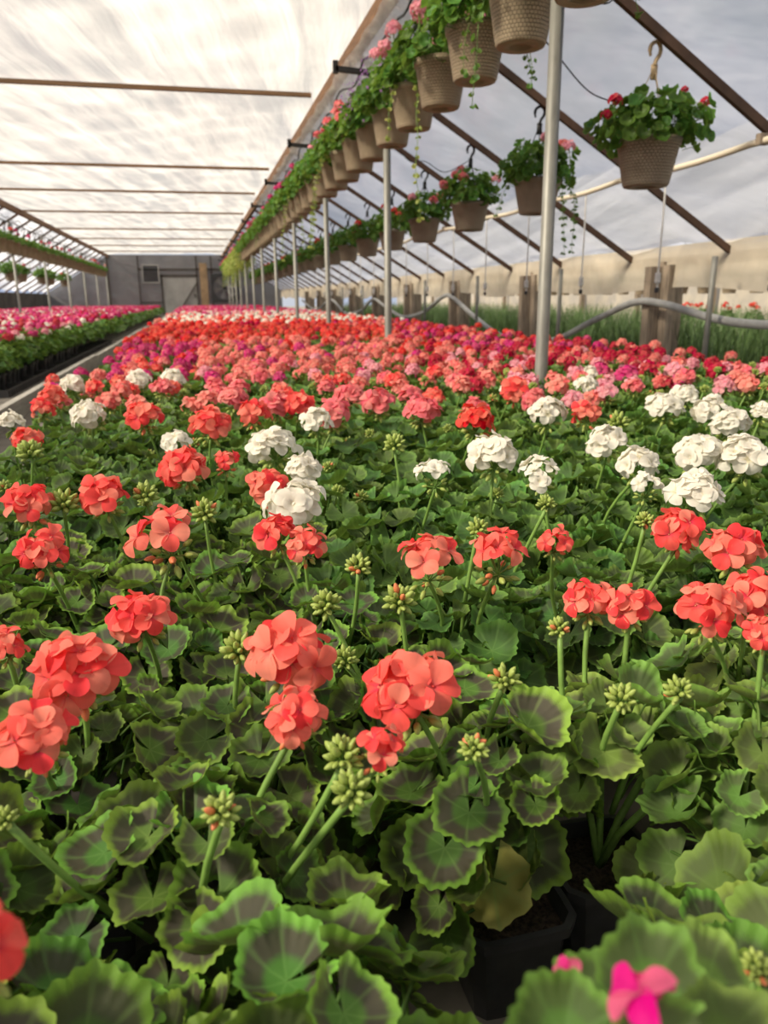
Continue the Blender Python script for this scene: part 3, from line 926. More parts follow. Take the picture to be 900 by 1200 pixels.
def budhead_arr():
    g = Merge()
    for d in sph_dirs(16, rg, 0, 2.3):
        g.add(BUD, frame(d * .017, d + Vector((0, 0, .3)), d.orthogonal(), .0072), 0)
    t = T(); tube(t, [(0, 0, 0), (0, 0, -.1)], .0022, 4); g.add(t.arr(), None, 1)
    return g.arr()
BUDH = [to_mesh('bud_cluster', budhead_arr(), ['bud', 'stem']) for _ in range(2)]

def pick(r, s):
    """s like 'CCPW' -> random letter"""
    return s[int(r * len(s)) % len(s)]

def zone(X, Y, rnd):
    r = rnd.random()
    if Y < 3.0: return pick(r, 'KLSKPMLKSW') if X > .95 else pick(r, 'CSPPSC')
    if Y < 4.1: return pick(r, 'MMMCSM') if X < 0 else (pick(r, 'SSPSSML') if X < 1.05 else pick(r, 'KKLSKKS'))
    if Y < 5.8: return pick(r, 'MMMRMP') if X < -.02 else (pick(r, 'SSSSMSR') if X < 1.35 else pick(r, 'KSRKMS'))
    if Y < 10.0: return pick(r, 'RRRRRKR') if X < 1.5 else pick(r, 'RRKSM')
    if Y < 14.0: return pick(r, 'WRRWSW')
    if Y < 18.0: return pick(r, 'WSPWML')
    return pick(r, 'MMKLMK')

GAPS = [((.25, .515, .09), .048, .33), ((.327, .555, .15), .045, .30), ((.20, .49, .07), .045, .30), ((.378, .575, .18), .036, .2), ((.358, 1.50, .2), .055, .2), ((.30, .52, .1), .04, .3)]
def in_gap(p):
    for g, r, L in GAPS:
        g = Vector(g)
        d = (Vector((0, 0, EYE)) - g).normalized()
        s = max(-.06, min(L, (p - g).dot(d)))
        if (p - g - d * s).length < r:
            return True
    return False

# plant bases: staggered rows of pots
bases = []
gr = random.Random(5)
PITCH = .187
for j in range(26):
    y = .15 + PITCH * j
    for i in range(17):
        x = -.43 + PITCH * i + (.09 if j % 2 else 0)
        bx, by = x + gr.uniform(-.018, .018), y + gr.uniform(-.018, .018)
        if bx > 2.5 or not inframe((bx, by, .28), 210 if by < 1.6 else 120):
            continue
        if math.hypot(bx - .25, by - .572) < .145 or math.hypot(bx - .368, by - .60) < .135:
            continue
        if by < .30 and bx > -.02:
            continue
        if math.hypot(bx - 1.415, by - Y_POST) < .08:
            continue
        bases.append((bx, by, j, 1.0))
bases += [(.25, .574, 2, 1.0), (.3675, .602, 2, 1.0)]
bases.sort(key=lambda b_: math.hypot(b_[0], b_[1]))
FAR_START = None
bases = bases[:284]
ymax_ind = max(b_[1] for b_ in bases)
YSPLIT = 3.1

heads_of = {i: [] for i in range(len(bases))}
for h in HEROES:
    c, X, Y, Z, dm, k = h
    h = (c, X, Y, Z, min(dm, .094), k)
    if k == 'm' or (Y < .3 and k == 'f'):
        continue
    best = min(range(len(bases)), key=lambda i: math.hypot(bases[i][0] - X, (bases[i][1] - .035) - Y))
    heads_of[best].append(h)
pr = random.Random(11)
for i, (x, y, j, s) in enumerate(bases):
    if y > 2.15:
        n = 1 if y < 2.75 else (2 if y < 3.3 else 3)
        if x > .95: n = 2 if y < 2.5 else 3
        for _ in range(n):
            hx, hy = x + pr.uniform(-.11, .11), y + pr.uniform(-.11, .11)
            if y < 3.0 and pr.random() < .35:
                heads_of[i].append(('B', hx, hy, pr.uniform(.33, .37), .038, 'b'))
                continue
            if any(math.hypot(hx - h[1], hy - h[2]) < .075 for h in HEROES):
                continue
            if math.hypot(hx - 1.415, hy - Y_POST) < .07:
                continue
            heads_of[i].append((zone(hx, hy, pr), hx, hy, pr.uniform(.325, .375), pr.uniform(.064, .083), 'f'))
    elif pr.random() < .22:
        heads_of[i].append(('B', x + pr.uniform(-.08, .08), y + pr.uniform(-.08, .08), pr.uniform(.29, .33), .032, 'b'))

def make_head(root, base, h, rnd, s_base=.17):
    """Stalk (part) carrying florets and buds (sub-parts)."""
    c, X, Y, Z, dm, kind = h
    p = Vector((X, Y, Z)) - Vector(base)
    foot = Vector((p.x * .35 + rnd.uniform(-.01, .01), p.y * .35 + .01, s_base))
    mid = foot.lerp(p, .55) + Vector((rnd.uniform(-.012, .012), rnd.uniform(-.012, .012), .0))
    lean = Vector((rnd.uniform(-.35, .1), rnd.uniform(-.35, .1), 1.0)).normalized()
    q = lean.to_track_quat('Z', 'Y').to_matrix()
    t = T()
    hub = p - lean * dm * .22
    tube(t, smooth_pts([foot, mid, hub], 3), [.0032] * 3 + [.0028] * 3 + [.003], 6)
    items = []
    if kind == 'b':
        n = 26
        R = dm * .34
        for d in sph_dirs(n, rnd, 0, 2.2):
            d = q @ d
            items.append(('bud', p + d * R * rnd.uniform(.75, 1.05), d + lean * .35, dm * rnd.uniform(.16, .215)))
    else:
        n = (5 if kind == 's' else max(6, int(4 + dm * 70)))
        R = dm * .335
        fr = dm * (.295 if kind == 'f' else .27)
        for d in sph_dirs(n, rnd, 0.1, 1.42):
            d = q @ d
            if kind == 's':
                d = (d + Vector((0, 0, .3))).normalized()
            items.append(('floret', p + d * R * rnd.uniform(.82, 1.2) * (1.0 if kind == 'f' else 1.15), d + Vector((rnd.uniform(-.35, .35), rnd.uniform(-.4, .1), rnd.uniform(0, .4))), fr * rnd.uniform(.88, 1.12)))
        for d in sph_dirs(13 if kind == 's' else 10, rnd, 1.6 if kind == 'f' else .8, 2.6):
            d = q @ d
            items.append(('bud', p + d * R * .85 - lean * dm * .16, d + lean * .1, dm * rnd.uniform(.085, .125)))
    for nm, pos, d, s in items:
        tube(t, [hub, pos - d.normalized() * s * .5], .0011, 3, cap=False)
    st = ob('flower_stem', to_mesh('flower_stem', t.arr(), ['stem']), root)
    for nm, pos, d, s in items:
        if nm == 'floret':
            ob('floret', rnd.choice(FLO_ME[c]), st, frame(pos, d, d.orthogonal() + Vector((rnd.uniform(-.5, .5), 0, 0)), s))
        else:
            ob('bud', BUD_ME[1 if (c in 'CRB' and rnd.random() < (.22 if kind != 'b' else .05)) else 0], st, frame(pos, d, d.orthogonal(), s))

def leaf_kind(x, y):
    if y < .72 and x > .30: return 'leaf_pale'
    if y < 1.0 and x < .30: return 'leaf_zonal'
    if y < 1.3 and x < .12: return 'leaf_zonal'
    if y < 1.0 and x > .36: return 'leaf_mid'
    if y < 1.15: return 'leaf_mid' if x < .2 else 'leaf_plain'
    return 'leaf_mid' if x < -.02 else 'leaf_plain'

rows = {}
for i, b_ in enumerate(bases):
    rows.setdefault(b_[2], []).append(i)
ordin = {}
for j, ids in rows.items():
    vis = [i for i in ids if inframe((bases[i][0], bases[i][1], .3), 5)]
    for n_, i in enumerate(sorted(vis, key=lambda q: bases[q][0])):
        ordin[i] = (j, n_, len(vis))
ROWN = ['first', 'second', 'third', 'fourth', 'fifth', 'sixth', 'seventh', 'eighth', 'ninth', 'tenth', 'eleventh', 'twelfth', 'thirteenth', 'fourteenth', 'fifteenth', 'sixteenth', 'seventeenth', 'eighteenth', 'nineteenth', 'twentieth', 'twenty-first', 'twenty-second', 'twenty-third', 'twenty-fourth', 'twenty-fifth', 'twenty-sixth', 'twenty-seventh', 'twenty-eighth', 'twenty-ninth']
ROWN += [t_ + u_ for t_ in ('thirty', 'forty', 'fifty', 'sixty') for u_ in ('-first', '-second', '-third', '-fourth', '-fifth', '-sixth', '-seventh', '-eighth', '-ninth')]
rowlist = sorted({ordin[i][0] for i in ordin})
NUM = {1: 'one', 2: 'two', 3: 'three', 4: 'four', 5: 'five'}
LOOK = {'leaf_zonal': 'brown-zoned', 'leaf_mid': 'dark green', 'leaf_plain': 'plain green', 'leaf_pale': 'pale green'}

def plant_label(i, km):
    x, y, j, s = bases[i]
    hs = [h for h in heads_of[i] if h[5] != 'b']
    cols = []
    for h in hs:
        if CNAME[h[0]] not in cols: cols.append(CNAME[h[0]])
    buds = any(h[5] == 'b' for h in heads_of[i])
    if hs:
        what = '%s geranium with %s bloom%s' % (' and '.join(cols[:2]), NUM.get(len(hs), 'many'), 's' if len(hs) > 1 else '')
    elif buds:
        what = '%s geranium with only green buds' % LOOK[km]
    else:
        what = '%s geranium without blooms' % LOOK[km]
    if i in ordin:
        j_, n_, tot = ordin[i]
        rn = rowlist.index(j_)
        if n_ < (tot + 1) // 2:
            wh = ('leftmost' if n_ == 0 else ROWN[n_] + ' from left')
        else:
            k_ = tot - 1 - n_
            wh = ('rightmost' if k_ == 0 else ROWN[k_] + ' from right')
        return '%s, %s in the %s row' % (what, wh, ROWN[rn])
    side = 'right' if px((x, y, .3))[0] > 450 else 'left'
    near = min(ordin, key=lambda q: abs(bases[q][1] - y))
    off_n[(side, j)] = off_n.get((side, j), 0) + 1
    return '%s geranium beyond the %s edge, level with the %s row, %s plant out' % (LOOK[km], side, ROWN[rowlist.index(ordin[near][0])], ROWN[off_n[(side, j)] - 1])
off_n = {}

nleaf = 0
for i, (x, y, j, s) in enumerate(bases):
    rnd = random.Random(100 + i)
    root = empty('geranium_plant', (x, y, 0))
    km = leaf_kind(x, y)
    pr_ = ob('pot', POT, root, Matrix.Rotation(rnd.uniform(-.06, .06), 4, 'Z'))
    ob('soil', SOIL, pr_)
    base = (x, y, 0)
    hs = heads_of[i]
    grow = 1.0 if y < 1.2 else min(1.15, 1.0 + (y - 1.2) * .2)
    if y < YSPLIT:
        lab = plant_label(i, km)
        tag(root, lab, 'plant', 'geraniums near the camera')
        n = 54 if y < .5 else (64 if y < 1.4 else 50)
        ls = 1.0 if y < .5 else .86
        for pos, nrm, tip, sz in leaf_places(rnd, n, R=.118 * grow, H=.125 * grow, h0=.160, smin=.023 * grow * ls, smax=.040 * grow * ls, up=.38):
            if in_gap(Vector(base) + pos) or (Vector(base) + pos - Vector((0, 0, EYE))).length < .36:
                continue
            if abs(x + pos.x - 1.415) < .06 and abs(y + pos.y - Y_POST) < .06:
                continue
            ob('leaf', LEAF_ME[(rnd.randrange(len(LEAF_HI)), km)], root, frame(pos, nrm, tip, sz))
            nleaf += 1
        t = T()
        for k in range(4):
            a = rnd.uniform(0, 6.28)
            tube(t, [(0, 0, .088), (.02 * math.cos(a), .02 * math.sin(a), .14), (.05 * math.cos(a), .05 * math.sin(a), .19)], .004, 5)
        ob('stem', to_mesh('stem', t.arr(), ['stem']), root)
        for h in hs:
            make_head(root, base, h, rnd)
    else:
        tag(root, plant_label(i, km), 'plant', 'geraniums in the crowded band by the first steel post')
        fo = ob('foliage', rnd.choice(FOLI['leaf_mid' if km == 'leaf_mid' else 'leaf_plain']), root, Matrix.Rotation(rnd.uniform(0, 6.28), 4, 'Z') @ Matrix.Scale(1.08, 4))
        fo['kind'] = 'stuff'
        for h in hs:
            p = Vector(h[1:4]) - Vector(base)
            mt = Matrix.Translation(p) @ Matrix.Rotation(rnd.uniform(0, 6.28), 4, 'Z') @ Matrix.Rotation(rnd.uniform(-.3, .3), 4, 'X')
            if h[5] == 'b':
                ob('bud_cluster', rnd.choice(BUDH), root, mt)
            else:
                ob('flower_head', rnd.choice(HEAD_ME[h[0]]), root, mt @ Matrix.Scale(h[4] / .084, 4))

# the tall pale plant right under the lens, with one magenta bloom, and the coral one at the left edge
root = empty('geranium_plant', (0.162, 0.243, 0))
tag(root, 'pale broad-leaved geranium with a magenta bud opening, blurred at bottom right', 'plant', 'geraniums near the camera')
pt = ob('pot', POT, root); ob('soil', SOIL, pt)
rnd = random.Random(77)
B0 = Vector((0.162, 0.243, 0))
for (wx, wy, wz, s, nx, ny, nz_) in [(0.114, 0.201, 0.395, 0.021, -0.2, -0.5, 0.8), (0.159, 0.214, 0.39, 0.027, 0.1, -0.5, 0.8), (0.167, 0.181, 0.4, 0.022, 0.35, -0.4, 0.8), (0.143, 0.223, 0.375, 0.023, -0.2, -0.4, 0.9), (0.198, 0.229, 0.37, 0.022, 0.3, -0.3, 0.9), (0.136, 0.175, 0.41, 0.02, 0.1, -0.6, 0.7)]:
    p = Vector((wx, wy, wz)) - B0
    ob('leaf', LEAF_ME[(rnd.randrange(len(LEAF_HI)), 'leaf_pale')], root, frame(p, (nx, ny, nz_), (p.x, p.y + .06, .0), s))
t = T()
for k in range(8):
    a = k * .8
    tube(t, [(0, 0, .088), (.01 * math.cos(a), .01 * math.sin(a), .2), (.03 * math.cos(a), .03 * math.sin(a), .30)], .003, 5)
ob('stem', to_mesh('stem', t.arr(), ['stem']), root)
F0, F1_ = Vector((0.132, 0.183, 0.43)) - B0, Vector((0.126, 0.223, 0.4)) - B0
t = T(); tube(t, smooth_pts([(0, 0, .3), (F0.x * .6, F0.y * .6, .38), (F0.x, F0.y, F0.z - .012)], 4), .0018, 5)
tube(t, smooth_pts([(0, 0, .3), (F1_.x * .6, F1_.y * .6, .36), (F1_.x, F1_.y, F1_.z - .006)], 4), .0015, 5)
st = ob('flower_stem', to_mesh('flower_stem', t.arr(), ['stem']), root)
ob('floret', FLO_ME['M'][0], st, frame(F0, (-.62, .40, .62), (0, 0, 1), .0135))
ob('floret', FLO_ME['M'][1], st, frame(F0 + Vector((.006, .004, -.004)), (.35, .5, .6), (0, 1, 0), .0085))
ob('floret', FLO_ME['M'][2], st, frame(F1_, (-.6, -.5, .5), (0, 0, 1), .006))
root = empty('geranium_plant', (-.125, .285, 0))
tag(root, 'coral geranium bloom cut off by the left edge of the picture, nearest the camera', 'plant', 'geraniums near the camera')
pt = ob('pot', POT, root); ob('soil', SOIL, pt)
for pos, nrm, tip, sz in leaf_places(random.Random(5), 16, R=.08, H=.09, h0=.13):
    ob('leaf', LEAF_ME[(rnd.randrange(len(LEAF_HI)), 'leaf_zonal')], root, frame(pos, nrm, tip, sz))
make_head(root, (-.125, .285, 0), ('C', -.103, .272, .415, .045, 'f'), rnd)

# one old yellowing leaf hanging over the rim of the front pot
for r_ in [o for o in D.objects if o.name.startswith('geranium_plant') and abs(o.location.x - .25) < .002 and abs(o.location.y - .574) < .002]:
    ob('leaf', LEAF_OLD_ME, r_, frame((-0.032, -0.049, 0.165), (-.25, -.8, .5), (.05, -.35, -.9), .036))['label'] = 'yellowing drooping leaf'
    for p_, n_, tp_, s_ in [((.0, .045, .19), (0, -.6, .8), (0, -.2, 1), .040), ((.045, .03, .20), (.15, -.7, .6), (.1, 0, 1), .042), ((.015, -.012, .165), (-.1, -.85, .45), (.0, -.1, -1), .040)]:
        ob('leaf', LEAF_ME[(3, 'leaf_zonal')], r_, frame(p_, n_, tp_, s_))

# ------------------------------------------------------------------ the rest of the beds, one object each
MATS_FAR = ['leaf_mid', 'leaf_plain', 'leaf_basket'] + ['pet' + c for c in 'CRSPMKLW'] + ['stem', 'bud', 'black']
MI = {m: i for i, m in enumerate(MATS_FAR)}
far_rng = random.Random(31)
def foli_far(nl, tmpl, R, H, h0, smin, smax):
    g = Merge()
    for pos, nrm, tip, s in leaf_places(far_rng, nl, R=R, H=H, h0=h0, smin=smin, smax=smax, pmax=1.9):
        g.add(far_rng.choice(tmpl), frame(pos, nrm, tip, s), 0, far_rng.random())
    return g.arr()
F1 = [foli_far(20, LEAF_LO, .13, .13, .17, .036, .05) for _ in range(6)]
F2 = [foli_far(13, LEAF_XL, .13, .13, .17, .05, .065) for _ in range(6)]
B1 = [blob_arr(far_rng, 0, 0) for _ in range(6)]
B2 = [blob_arr(far_rng, 0, 1) for _ in range(6)]
def bed(name, spots, zfun, lab, scale, z0, zh, nh):
    g = Merge()
    rr = random.Random(name)
    for x, y in spots:
        d = math.hypot(x, y)
        fm = MI['leaf_plain'] if rr.random() < .6 else MI['leaf_mid']
        m4 = Matrix.Translation((x, y, z0)) @ Matrix.Rotation(rr.uniform(0, 6.28), 4, 'Z') @ Matrix.Scale(scale, 4)
        g.add(rr.choice(F1 if d < 14 else F2), m4, fm, rr.random())
        for _ in range(nh):
            if rr.random() < .08: continue
            c = zfun(x, y, rr)
            m4 = Matrix.Translation((x + rr.uniform(-.11, .11), y + rr.uniform(-.11, .11), zh + rr.uniform(-.035, .035))) @ Matrix.Rotation(rr.uniform(0, 6.28), 4, 'Z') @ Matrix.Scale(rr.uniform(.75, 1.05), 4)
            if d < 9:
                g.add(rr.choice(HEADS[c]), m4, [MI['pet' + c], MI['stem'], MI['bud']], rr.random())
            else:
                g.add(rr.choice(B1 if d < 20 else B2), m4, MI['pet' + c], rr.random())
    o = ob(name, to_mesh(name, g.arr(), MATS_FAR))
    tag(o, lab, 'plants', None, 'stuff')
    return o
done = [(b_[0], b_[1]) for b_ in bases]
spots = []
fr_ = random.Random(8)
lim = max(math.hypot(*p) for p in done)
yy = .15
jj = 0
while yy < 35.5:
    for i in range(17):
        x = -.43 + PITCH * i + (.09 if jj % 2 else 0)
        bx, by = x + fr_.uniform(-.03, .03), yy + fr_.uniform(-.03, .03)
        if bx > 2.5 + .2 * (fr_.random() if by > 6 else 0) or (math.hypot(bx, by) <= lim - .05 and (by < .95 or inframe((bx, by, .28), 120))) or not inframe((bx, by, .3), 480):
            continue
        if any(abs(bx - 1.415) < .06 and abs(by - Y_POST - D_POST * q) < .06 for q in range(12)):
            continue
        spots.append((bx, by))
    yy += PITCH * (1 if yy < 12 else 1.25)
    jj += 1
bed('geranium_rows', spots, zone, 'dense far rows of red, salmon, white and magenta geraniums filling the main bed', 1.08, 0.0, .355, 3)

def zleft(x, y, r):
    q = r.random()
    return pick(q, 'MMKMKMLKMW') if y < 22 else pick(q, 'MLMKMKM')
spotsL = []
lr = random.Random(9)
frontL = []
yy = 6.0
jj = 0
while yy < 35.5:
    for i in range(22):
        x = -1.50 - .2 * i - (.1 if jj % 2 else 0) * (i > 0)
        bx, by = x + lr.uniform(-.025, .025), yy + lr.uniform(-.025, .025)
        if not inframe((bx, by, .3), 120): continue
        if i == 0 and by < 10.2: frontL.append((bx, by)); continue
        if abs(bx + 3.6) < .05: continue
        spotsL.append((bx, by))
    yy += .20 if yy < 13 else .24
    jj += 1
bed('geranium_rows', spotsL, zleft, 'far rows of magenta, pink and crimson geraniums filling the left bed', 1.2, 0.0, .385, 3)
trays = 0
for n_, (x, y) in enumerate(frontL):
    rnd = random.Random(900 + n_)
    root = empty('geranium_plant', (x, y, .012))
    hs = [zleft(x, y, rnd) for _ in range(3)]
    tag(root, 'bushy geranium at the aisle edge of the left bed, %s from the camera' % ROWN[n_], 'plant', 'front row of the left bed')
    pt = ob('pot', POT, root, Matrix.Scale(1.15, 4)); ob('soil', SOIL, pt)
    fo = ob('foliage', rnd.choice(FOLI['leaf_plain']), root, Matrix.Rotation(rnd.uniform(0, 6.28), 4, 'Z') @ Matrix.Scale(rnd.uniform(1.0, 1.3), 4)); fo['kind'] = 'stuff'
    for c in hs:
        ob('flower_head', rnd.choice(HEAD_ME[c]), root, Matrix.Translation((rnd.uniform(-.1, .1), rnd.uniform(-.1, .1), rnd.uniform(.345, .40))) @ Matrix.Rotation(rnd.uniform(0, 6.28), 4, 'Z'))
def tray_arr():
    t = T()
    box(t, -.14, .14, -.27, .27, 0, .012)
    for a in ((-.14, -.13, -.27, .27), (.13, .14, -.27, .27), (-.13, .13, -.27, -.26), (-.13, .13, .26, .27)):
        box(t, *a, .012, .055)
    for k in range(7):
        box(t, .14, .147, -.24 + k * .076, -.225 + k * .076, 0, .05)
    box(t, -.147, .147, -.277, .277, .05, .058) if False else None
    return t.arr()
TRAY = to_mesh('plant_tray', tray_arr(), ['tray'], False)
for k in range(13):
    o = ob('plant_tray', TRAY); o.location = (-1.47, 6.2 + .56 * k, 0)
    tag(o, '%s shallow black tray along the aisle edge of the left bed' % ROWN[k], 'tray', 'trays along the aisle')

# ------------------------------------------------------------------ hanging baskets
def bpot_arr(rt=.143, rb=.105, h=.235):
    t = T()
    lathe(t, [(.001, .012), (rb * .45, .012), (rb * .45, .0), (rb * .93, 0), (rb, .012), (rt * .97, h * .86), (rt * 1.02, h * .87), (rt * 1.04, h), (rt * .96, h), (rt * .93, h * .82), (.001, h * .80)], 32)
    return t.arr()
BPOT = [to_mesh('pot', bpot_arr(), ['weave'], True), to_mesh('pot', bpot_arr(.160, .118, .225), ['weave_grey'], True)]
br_ = random.Random(41)
def bfol(n, R, H, h0, smin, smax, mat, tmpl, pmax=2.0):
    g = Merge()
    for lay in (1.0, .72):
        for pos, nrm, tip, s in leaf_places(br_, int(n * (1 if lay == 1 else .5)), R=R * lay, H=H * lay, h0=h0, smin=smin, smax=smax, up=.3, pmax=pmax):
            pos = pos + Vector((br_.uniform(-.03, .03), br_.uniform(-.03, .03), br_.uniform(-.03, .03)))
            g.add(br_.choice(tmpl), frame(pos, nrm, tip, s), 0, br_.random())
    t = T()
    for k in range(14):
        a = k * 2.4
        tube(t, [(0, 0, .19), (.08 * math.cos(a), .08 * math.sin(a), .28), (R * .85 * math.cos(a), R * .85 * math.sin(a), h0 + H * (.2 + .5 * (k % 3) / 2))], .0028, 4, cap=False)
    g.add(t.arr(), None, 1)
    return to_mesh('foliage', g.arr(), [mat, 'stem'])
BF_BIG = [bfol(150, .27, .165, .265, .026, .044, 'leaf_basket', LEAF_MD, 1.95) for _ in range(2)]
BF = [bfol(120, .235, .185, .27, .026, .044, 'leaf_basket', LEAF_MD, 1.9) for _ in range(4)]
BF_SM = [bfol(80, .18, .12, .25, .022, .034, 'leaf_basket', LEAF_LO, 1.8) for _ in range(2)]
BF_LIME = [bfol(130, .30, .34, .12, .022, .038, 'leaf_lime', LEAF_LO, 2.5) for _ in range(2)]
def vine_arr(L, rnd):
    t = T()
    pts = [Vector((0, 0, 0))]
    d = Vector((rnd.uniform(.4, 1), 0, .1))
    while len(pts) < 2 + int(L / .05):
        d = (d + Vector((rnd.uniform(-.2, .2), rnd.uniform(-.2, .2), -.42))).normalized()
        pts.append(pts[-1] + d * .05)
    tube(t, pts, .0018, 4, m=1)
    g = Merge(); g.add(t.arr())
    for p in pts[1:]:
        for k in range(2):
            dd = Vector((rnd.uniform(-1, 1), rnd.uniform(-1, 1), rnd.uniform(-.3, .5)))
            g.add(rnd.choice(LEAF_LO), frame(p + dd * .012, dd + Vector((0, 0, .4)), dd, rnd.uniform(.010, .018)), 0, rnd.random())
    return g.arr()
VINE = {m: [to_mesh('trailing_vine', vine_arr(L, br_), [m, 'stem']) for L in Ls] for m, Ls in (('leaf_basket', (.25, .35, .5)), ('leaf_lime', (.35, .6, .8)))}
def hanger_me(h, rim, zr, mats=('wire',)):
    t = T()
    zc = zr + h - .13
    for k in range(3):
        a = k * 2 * PI / 3 + .4
        tube(t, [(rim * math.cos(a), rim * math.sin(a), zr - .01), (.012 * math.cos(a), .012 * math.sin(a), zc)], .0028, 4)
    beam(t, (0, 0, zc - .035), (0, 0, zc + .035), .034, .010, (0, 1, 0))
    hk = [(0, 0, zc + .03), (.008, 0, zc + .055), (.028, 0, zc + .085), (.028, 0, zc + .118), (.004, 0, zc + .138), (-.026, 0, zc + .122), (-.034, 0, zc + .095), (-.028, 0, zc + .07)]
    tube(t, smooth_pts(hk, 4), [.0105] * 25 + [.007] * 4, 6)
    return to_mesh('hanger', t.arr(), list(mats))
HANG_ROW = hanger_me(.34, .14, .235)
HANG_SL = [hanger_me(.445, .156, .225, ('hook',)), hanger_me(.445, .156, .225)]
LOBELIA = []
for _ in range(2):
    g = Merge()
    for k in range(170):
        d = Vector((br_.uniform(-1, 1), br_.uniform(-1, 1), br_.uniform(-.1, 1))).normalized()
        p = Vector((0, 0, .28)) + Vector((d.x * .27, d.y * .27, d.z * .30)) * br_.uniform(.8, 1.15)
        g.add(br_.choice(FLO_SL), frame(p, d, d.orthogonal(), br_.uniform(.008, .012)), 0, br_.random())
    LOBELIA.append(to_mesh('lavender_flowers', g.arr(), ['petV']))

def basket(pos, kind, cols, label, group, fol, hang, rnd, vines=0, vm='leaf_basket', hs=1.25, spread=(.24, .49), extra=None, rot=None):
    root = empty('hanging_basket', pos, rnd.uniform(0, 6.28) if rot is None else rot)
    tag(root, label, 'basket', group)
    ob('pot', BPOT[kind], root)
    f = ob('foliage', fol, root, Matrix.Rotation(rnd.uniform(0, 6.28), 4, 'Z')); f['kind'] = 'stuff'
    ob('hanger', hang, root, Matrix.Rotation(-root.rotation_euler.z + rnd.uniform(-.4, .4), 4, 'Z'))
    for c in cols:
        a = rnd.uniform(2.4, 5.6) - root.rotation_euler.z; r_ = spread[0] * math.sqrt(rnd.uniform(.1, 1.15))
        z = spread[1] - (r_ / spread[0]) ** 2 * .11 + rnd.uniform(-.01, .04)
        ob('flower_head', rnd.choice(HEAD_ME[c]), root, Matrix.Translation((r_ * math.cos(a), r_ * math.sin(a), z)) @ Matrix.Rotation(rnd.uniform(-.5, .5), 4, 'X') @ Matrix.Rotation(a, 4, 'Z') @ Matrix.Scale(hs * rnd.uniform(.85, 1.1), 4))
    for k in range(vines):
        a = rnd.uniform(0, 6.28)
        ob('trailing_vine', rnd.choice(VINE[vm]), root, Matrix.Translation((.135 * math.cos(a), .135 * math.sin(a), .235)) @ Matrix.Rotation(a, 4, 'Z'))
    if extra is not None:
        e = ob('lavender_flowers', extra, root); e['kind'] = 'stuff'
    return root

rnd = random.Random(51)
k = 0
y = 3.07 - .275
while y < 35:
    n = k
    if n < 6: cols = 'LLLLL' if n in (3, 4) else ''
    elif n == 6: cols = ''
    elif n in (7, 8, 9): cols = 'PPPMP'
    else: cols = rnd.choice(['M', 'MMM', 'MKMK', 'MMMM', 'KKM', 'MM', 'PMM', 'L'])
    lime = 22 < y < 31
    what = 'with pale pink blooms' if 'L' in cols else ('with lavender flowers' if n in (5, 6) else ('with rose pink blooms' if 'P' in cols else 'with leafy green growth'))
    if n < 12:
        lab = 'tan woven hanging basket %s, %s in the long row on the rail' % (what, ORD[n])
        gp = None
    else:
        seg = 'lime green trailers' if lime else ('bright magenta or crimson blooms' if set(cols) & set('MK') else 'mostly leaves')
        lab = 'small tan basket with %s, %s along the right rail' % (seg, ROWN[n])
        gp = None
    fol = BF_LIME[n % 2] if lime else BF[n % 4]
    basket((1.385, y, 1.652), 0, cols, lab, gp or 'baskets of the right rail row', fol, HANG_ROW, rnd, vines=(5 if lime else (2 if n in (1, 2, 4, 8, 13) else (1 if n % 4 == 0 else 0))),
           vm='leaf_lime' if (lime or n in (4, 8, 13)) else 'leaf_basket', extra=LOBELIA[n % 2] if n in (5, 6) else None)
    k += 1
    y += .55
SLC = ['KKK', 'LSL', 'PPPPL', 'PPLP', 'RRR', 'KKR', 'KR', 'PP']
SLN = ['crimson', 'peach pink', 'rose pink', 'pale and rose pink', 'red', 'dark red', 'crimson and red', 'pink']
for k in range(21):
    y = 3.9 + 1.375 * k - .0
    c = SLC[k] if k < 8 else rnd.choice(['RR', 'RRR', 'PR', 'KR', 'LP', ''])
    if k == 0:
        lab = 'round basket of dark leaves and crimson blooms on a tan hook, nearest under right slope'
    elif k < 8:
        lab = '%s basket with %s blooms hanging from the right roof slope' % (ORD[k], SLN[k])
    else:
        lab = 'small far basket under the right roof slope, %s from the camera' % ROWN[k]
    r_ = basket((2.34, y, 1.205), 1, '' if k == 0 else c, lab, 'slope baskets' if k < 8 else 'far slope baskets', BF_BIG[0] if k == 0 else BF[k % 4], HANG_SL[0 if k == 0 else 1], rnd,
                vines=5 if k == 1 else 0, vm='leaf_basket', spread=(.24, .47), rot=.3 if k == 0 else None)
    if k == 0:
        for (hx, hy, hz, s) in [(-.27, -.12, .37, 1.05), (-.30, -.09, .31, .85), (.275, -.05, .40, .9), (.13, -.08, .445, .6), (-.04, .06, .455, .7), (.30, -.03, .35, .6)]:
            q = Matrix.Rotation(-.3, 3, 'Z') @ Vector((hx, hy, hz))
            ob('flower_head', rnd.choice(HEAD_ME['K']), r_, Matrix.Translation(q) @ Matrix.Scale(s, 4))
n = 0
y = 15.6
while y < 35:
    basket((-3.57, y, 1.60), 0, rnd.choice(['K', 'KR', 'M', '', 'MKR', 'S']), 'dusky woven basket on the left rail, %s along the tight row' % ROWN[n], 'baskets of the left rail', BF_SM[n % 2], HANG_ROW, rnd)
    y += .62
    n += 1
for k, y in enumerate((18.0, 20.1, 22.3, 23.6, 26.6, 28.0, 31.0)):
    basket((-4.55, y, 1.16), 1, ['', 'R', '', 'MK', '', '', 'R'][k], '%s basket hanging low beyond the left rail against the bright slope' % ORD[k], 'baskets under the left slope', BF[k % 4], HANG_SL[1], rnd)

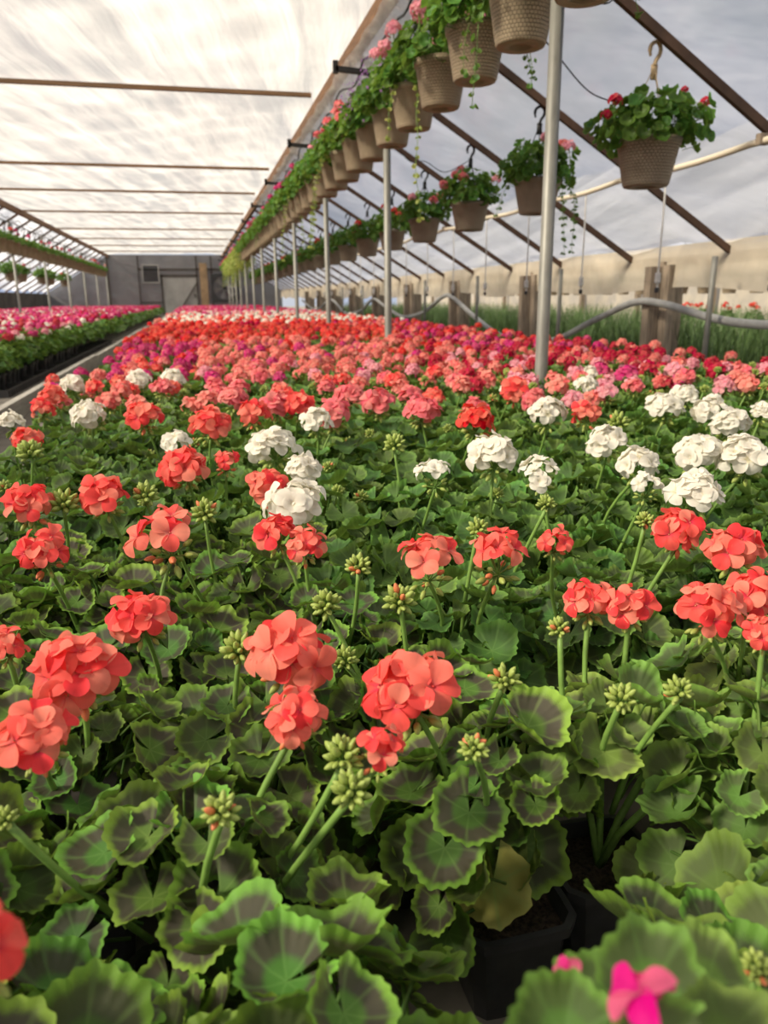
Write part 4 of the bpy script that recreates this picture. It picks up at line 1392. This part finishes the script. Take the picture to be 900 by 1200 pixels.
# ------------------------------------------------------------------ grass and small things of the next bay
gg = random.Random(61)
V, F = [], []
for _ in range(15000):
    u = gg.random() ** 1.6
    x = 4.02 + 2.9 * u
    y = gg.uniform(3.5, 24)
    h = gg.uniform(.38, .60)
    a = gg.uniform(0, 6.28)
    ln = gg.uniform(.05, .28)
    w_ = gg.uniform(.004, .008)
    ca, sa = math.cos(a), math.sin(a)
    o = len(V)
    for q in (0, .5, 1.0):
        d = ln * q * q
        z = h * (q - .12 * q * q * ln / .28)
        ww = w_ * (1 - .85 * q)
        V += [(x + ca * d - sa * ww, y + sa * d + ca * ww, z), (x + ca * d + sa * ww, y + sa * d - ca * ww, z)]
    F += [(o, o + 1, o + 3), (o, o + 3, o + 2), (o + 2, o + 3, o + 5), (o + 2, o + 5, o + 4)]
arr = (np.array(V), np.array(F), np.tile((.3, 1., 0.), (len(V), 1)), np.zeros(len(F), dtype=np.int64))
tag(ob('lily_foliage', to_mesh('lily_foliage', arr, ['grass'])), 'tall dark green grassy foliage behind the posts on the right', 'grass', None, 'stuff')
for k in range(22):
    y = 7.0 + .62 * k
    r_ = empty('hanging_basket', (8.0, y, .675)); tag(r_, '%s tiny tan basket in the row seen under the right curtain' % ROWN[k], 'basket', 'baskets of the next bay')
    ob('pot', BPOT[0], r_, Matrix.Scale(.9, 4))
    f = ob('foliage', BF[k % 4], r_, Matrix.Scale(.7, 4)); f['kind'] = 'stuff'
    t = T(); tube(t, [(0, 0, .18), (0, 0, 2.0)], .004, 4)
    ob('hanger', to_mesh('hanger', t.arr(), ['wire']), r_)
for k in range(9):
    y = 6.6 + .55 * k
    r_ = empty('geranium_plant', (7.4, y, .17)); tag(r_, '%s red geranium on the bench behind the grassy foliage' % ROWN[k], 'plant', 'red geraniums of the next bay')
    ob('pot', POT, r_)
    f = ob('foliage', FOLI['leaf_plain'][k % 5], r_, Matrix.Scale(.9, 4)); f['kind'] = 'stuff'
    for q in range(4):
        ob('flower_head', HEAD_ME['R'][q % 3], r_, Matrix.Translation((gg.uniform(-.12, .12), gg.uniform(-.12, .12), gg.uniform(.29, .36))))
t = T(); box(t, 7.15, 7.65, 6.2, 11.6, .13, .17)
for yy in (6.4, 9, 11.4):
    for xx in (7.2, 7.6): box(t, xx - .02, xx + .02, yy - .02, yy + .02, 0, .13)
tag(part('bench', t, ['greywood'], None), 'low grey bench carrying red geraniums in the next bay', 'bench')
print('objects', len(D.objects), 'leaves', nleaf, 'tris', sum(len(m.polygons) for m in D.meshes))
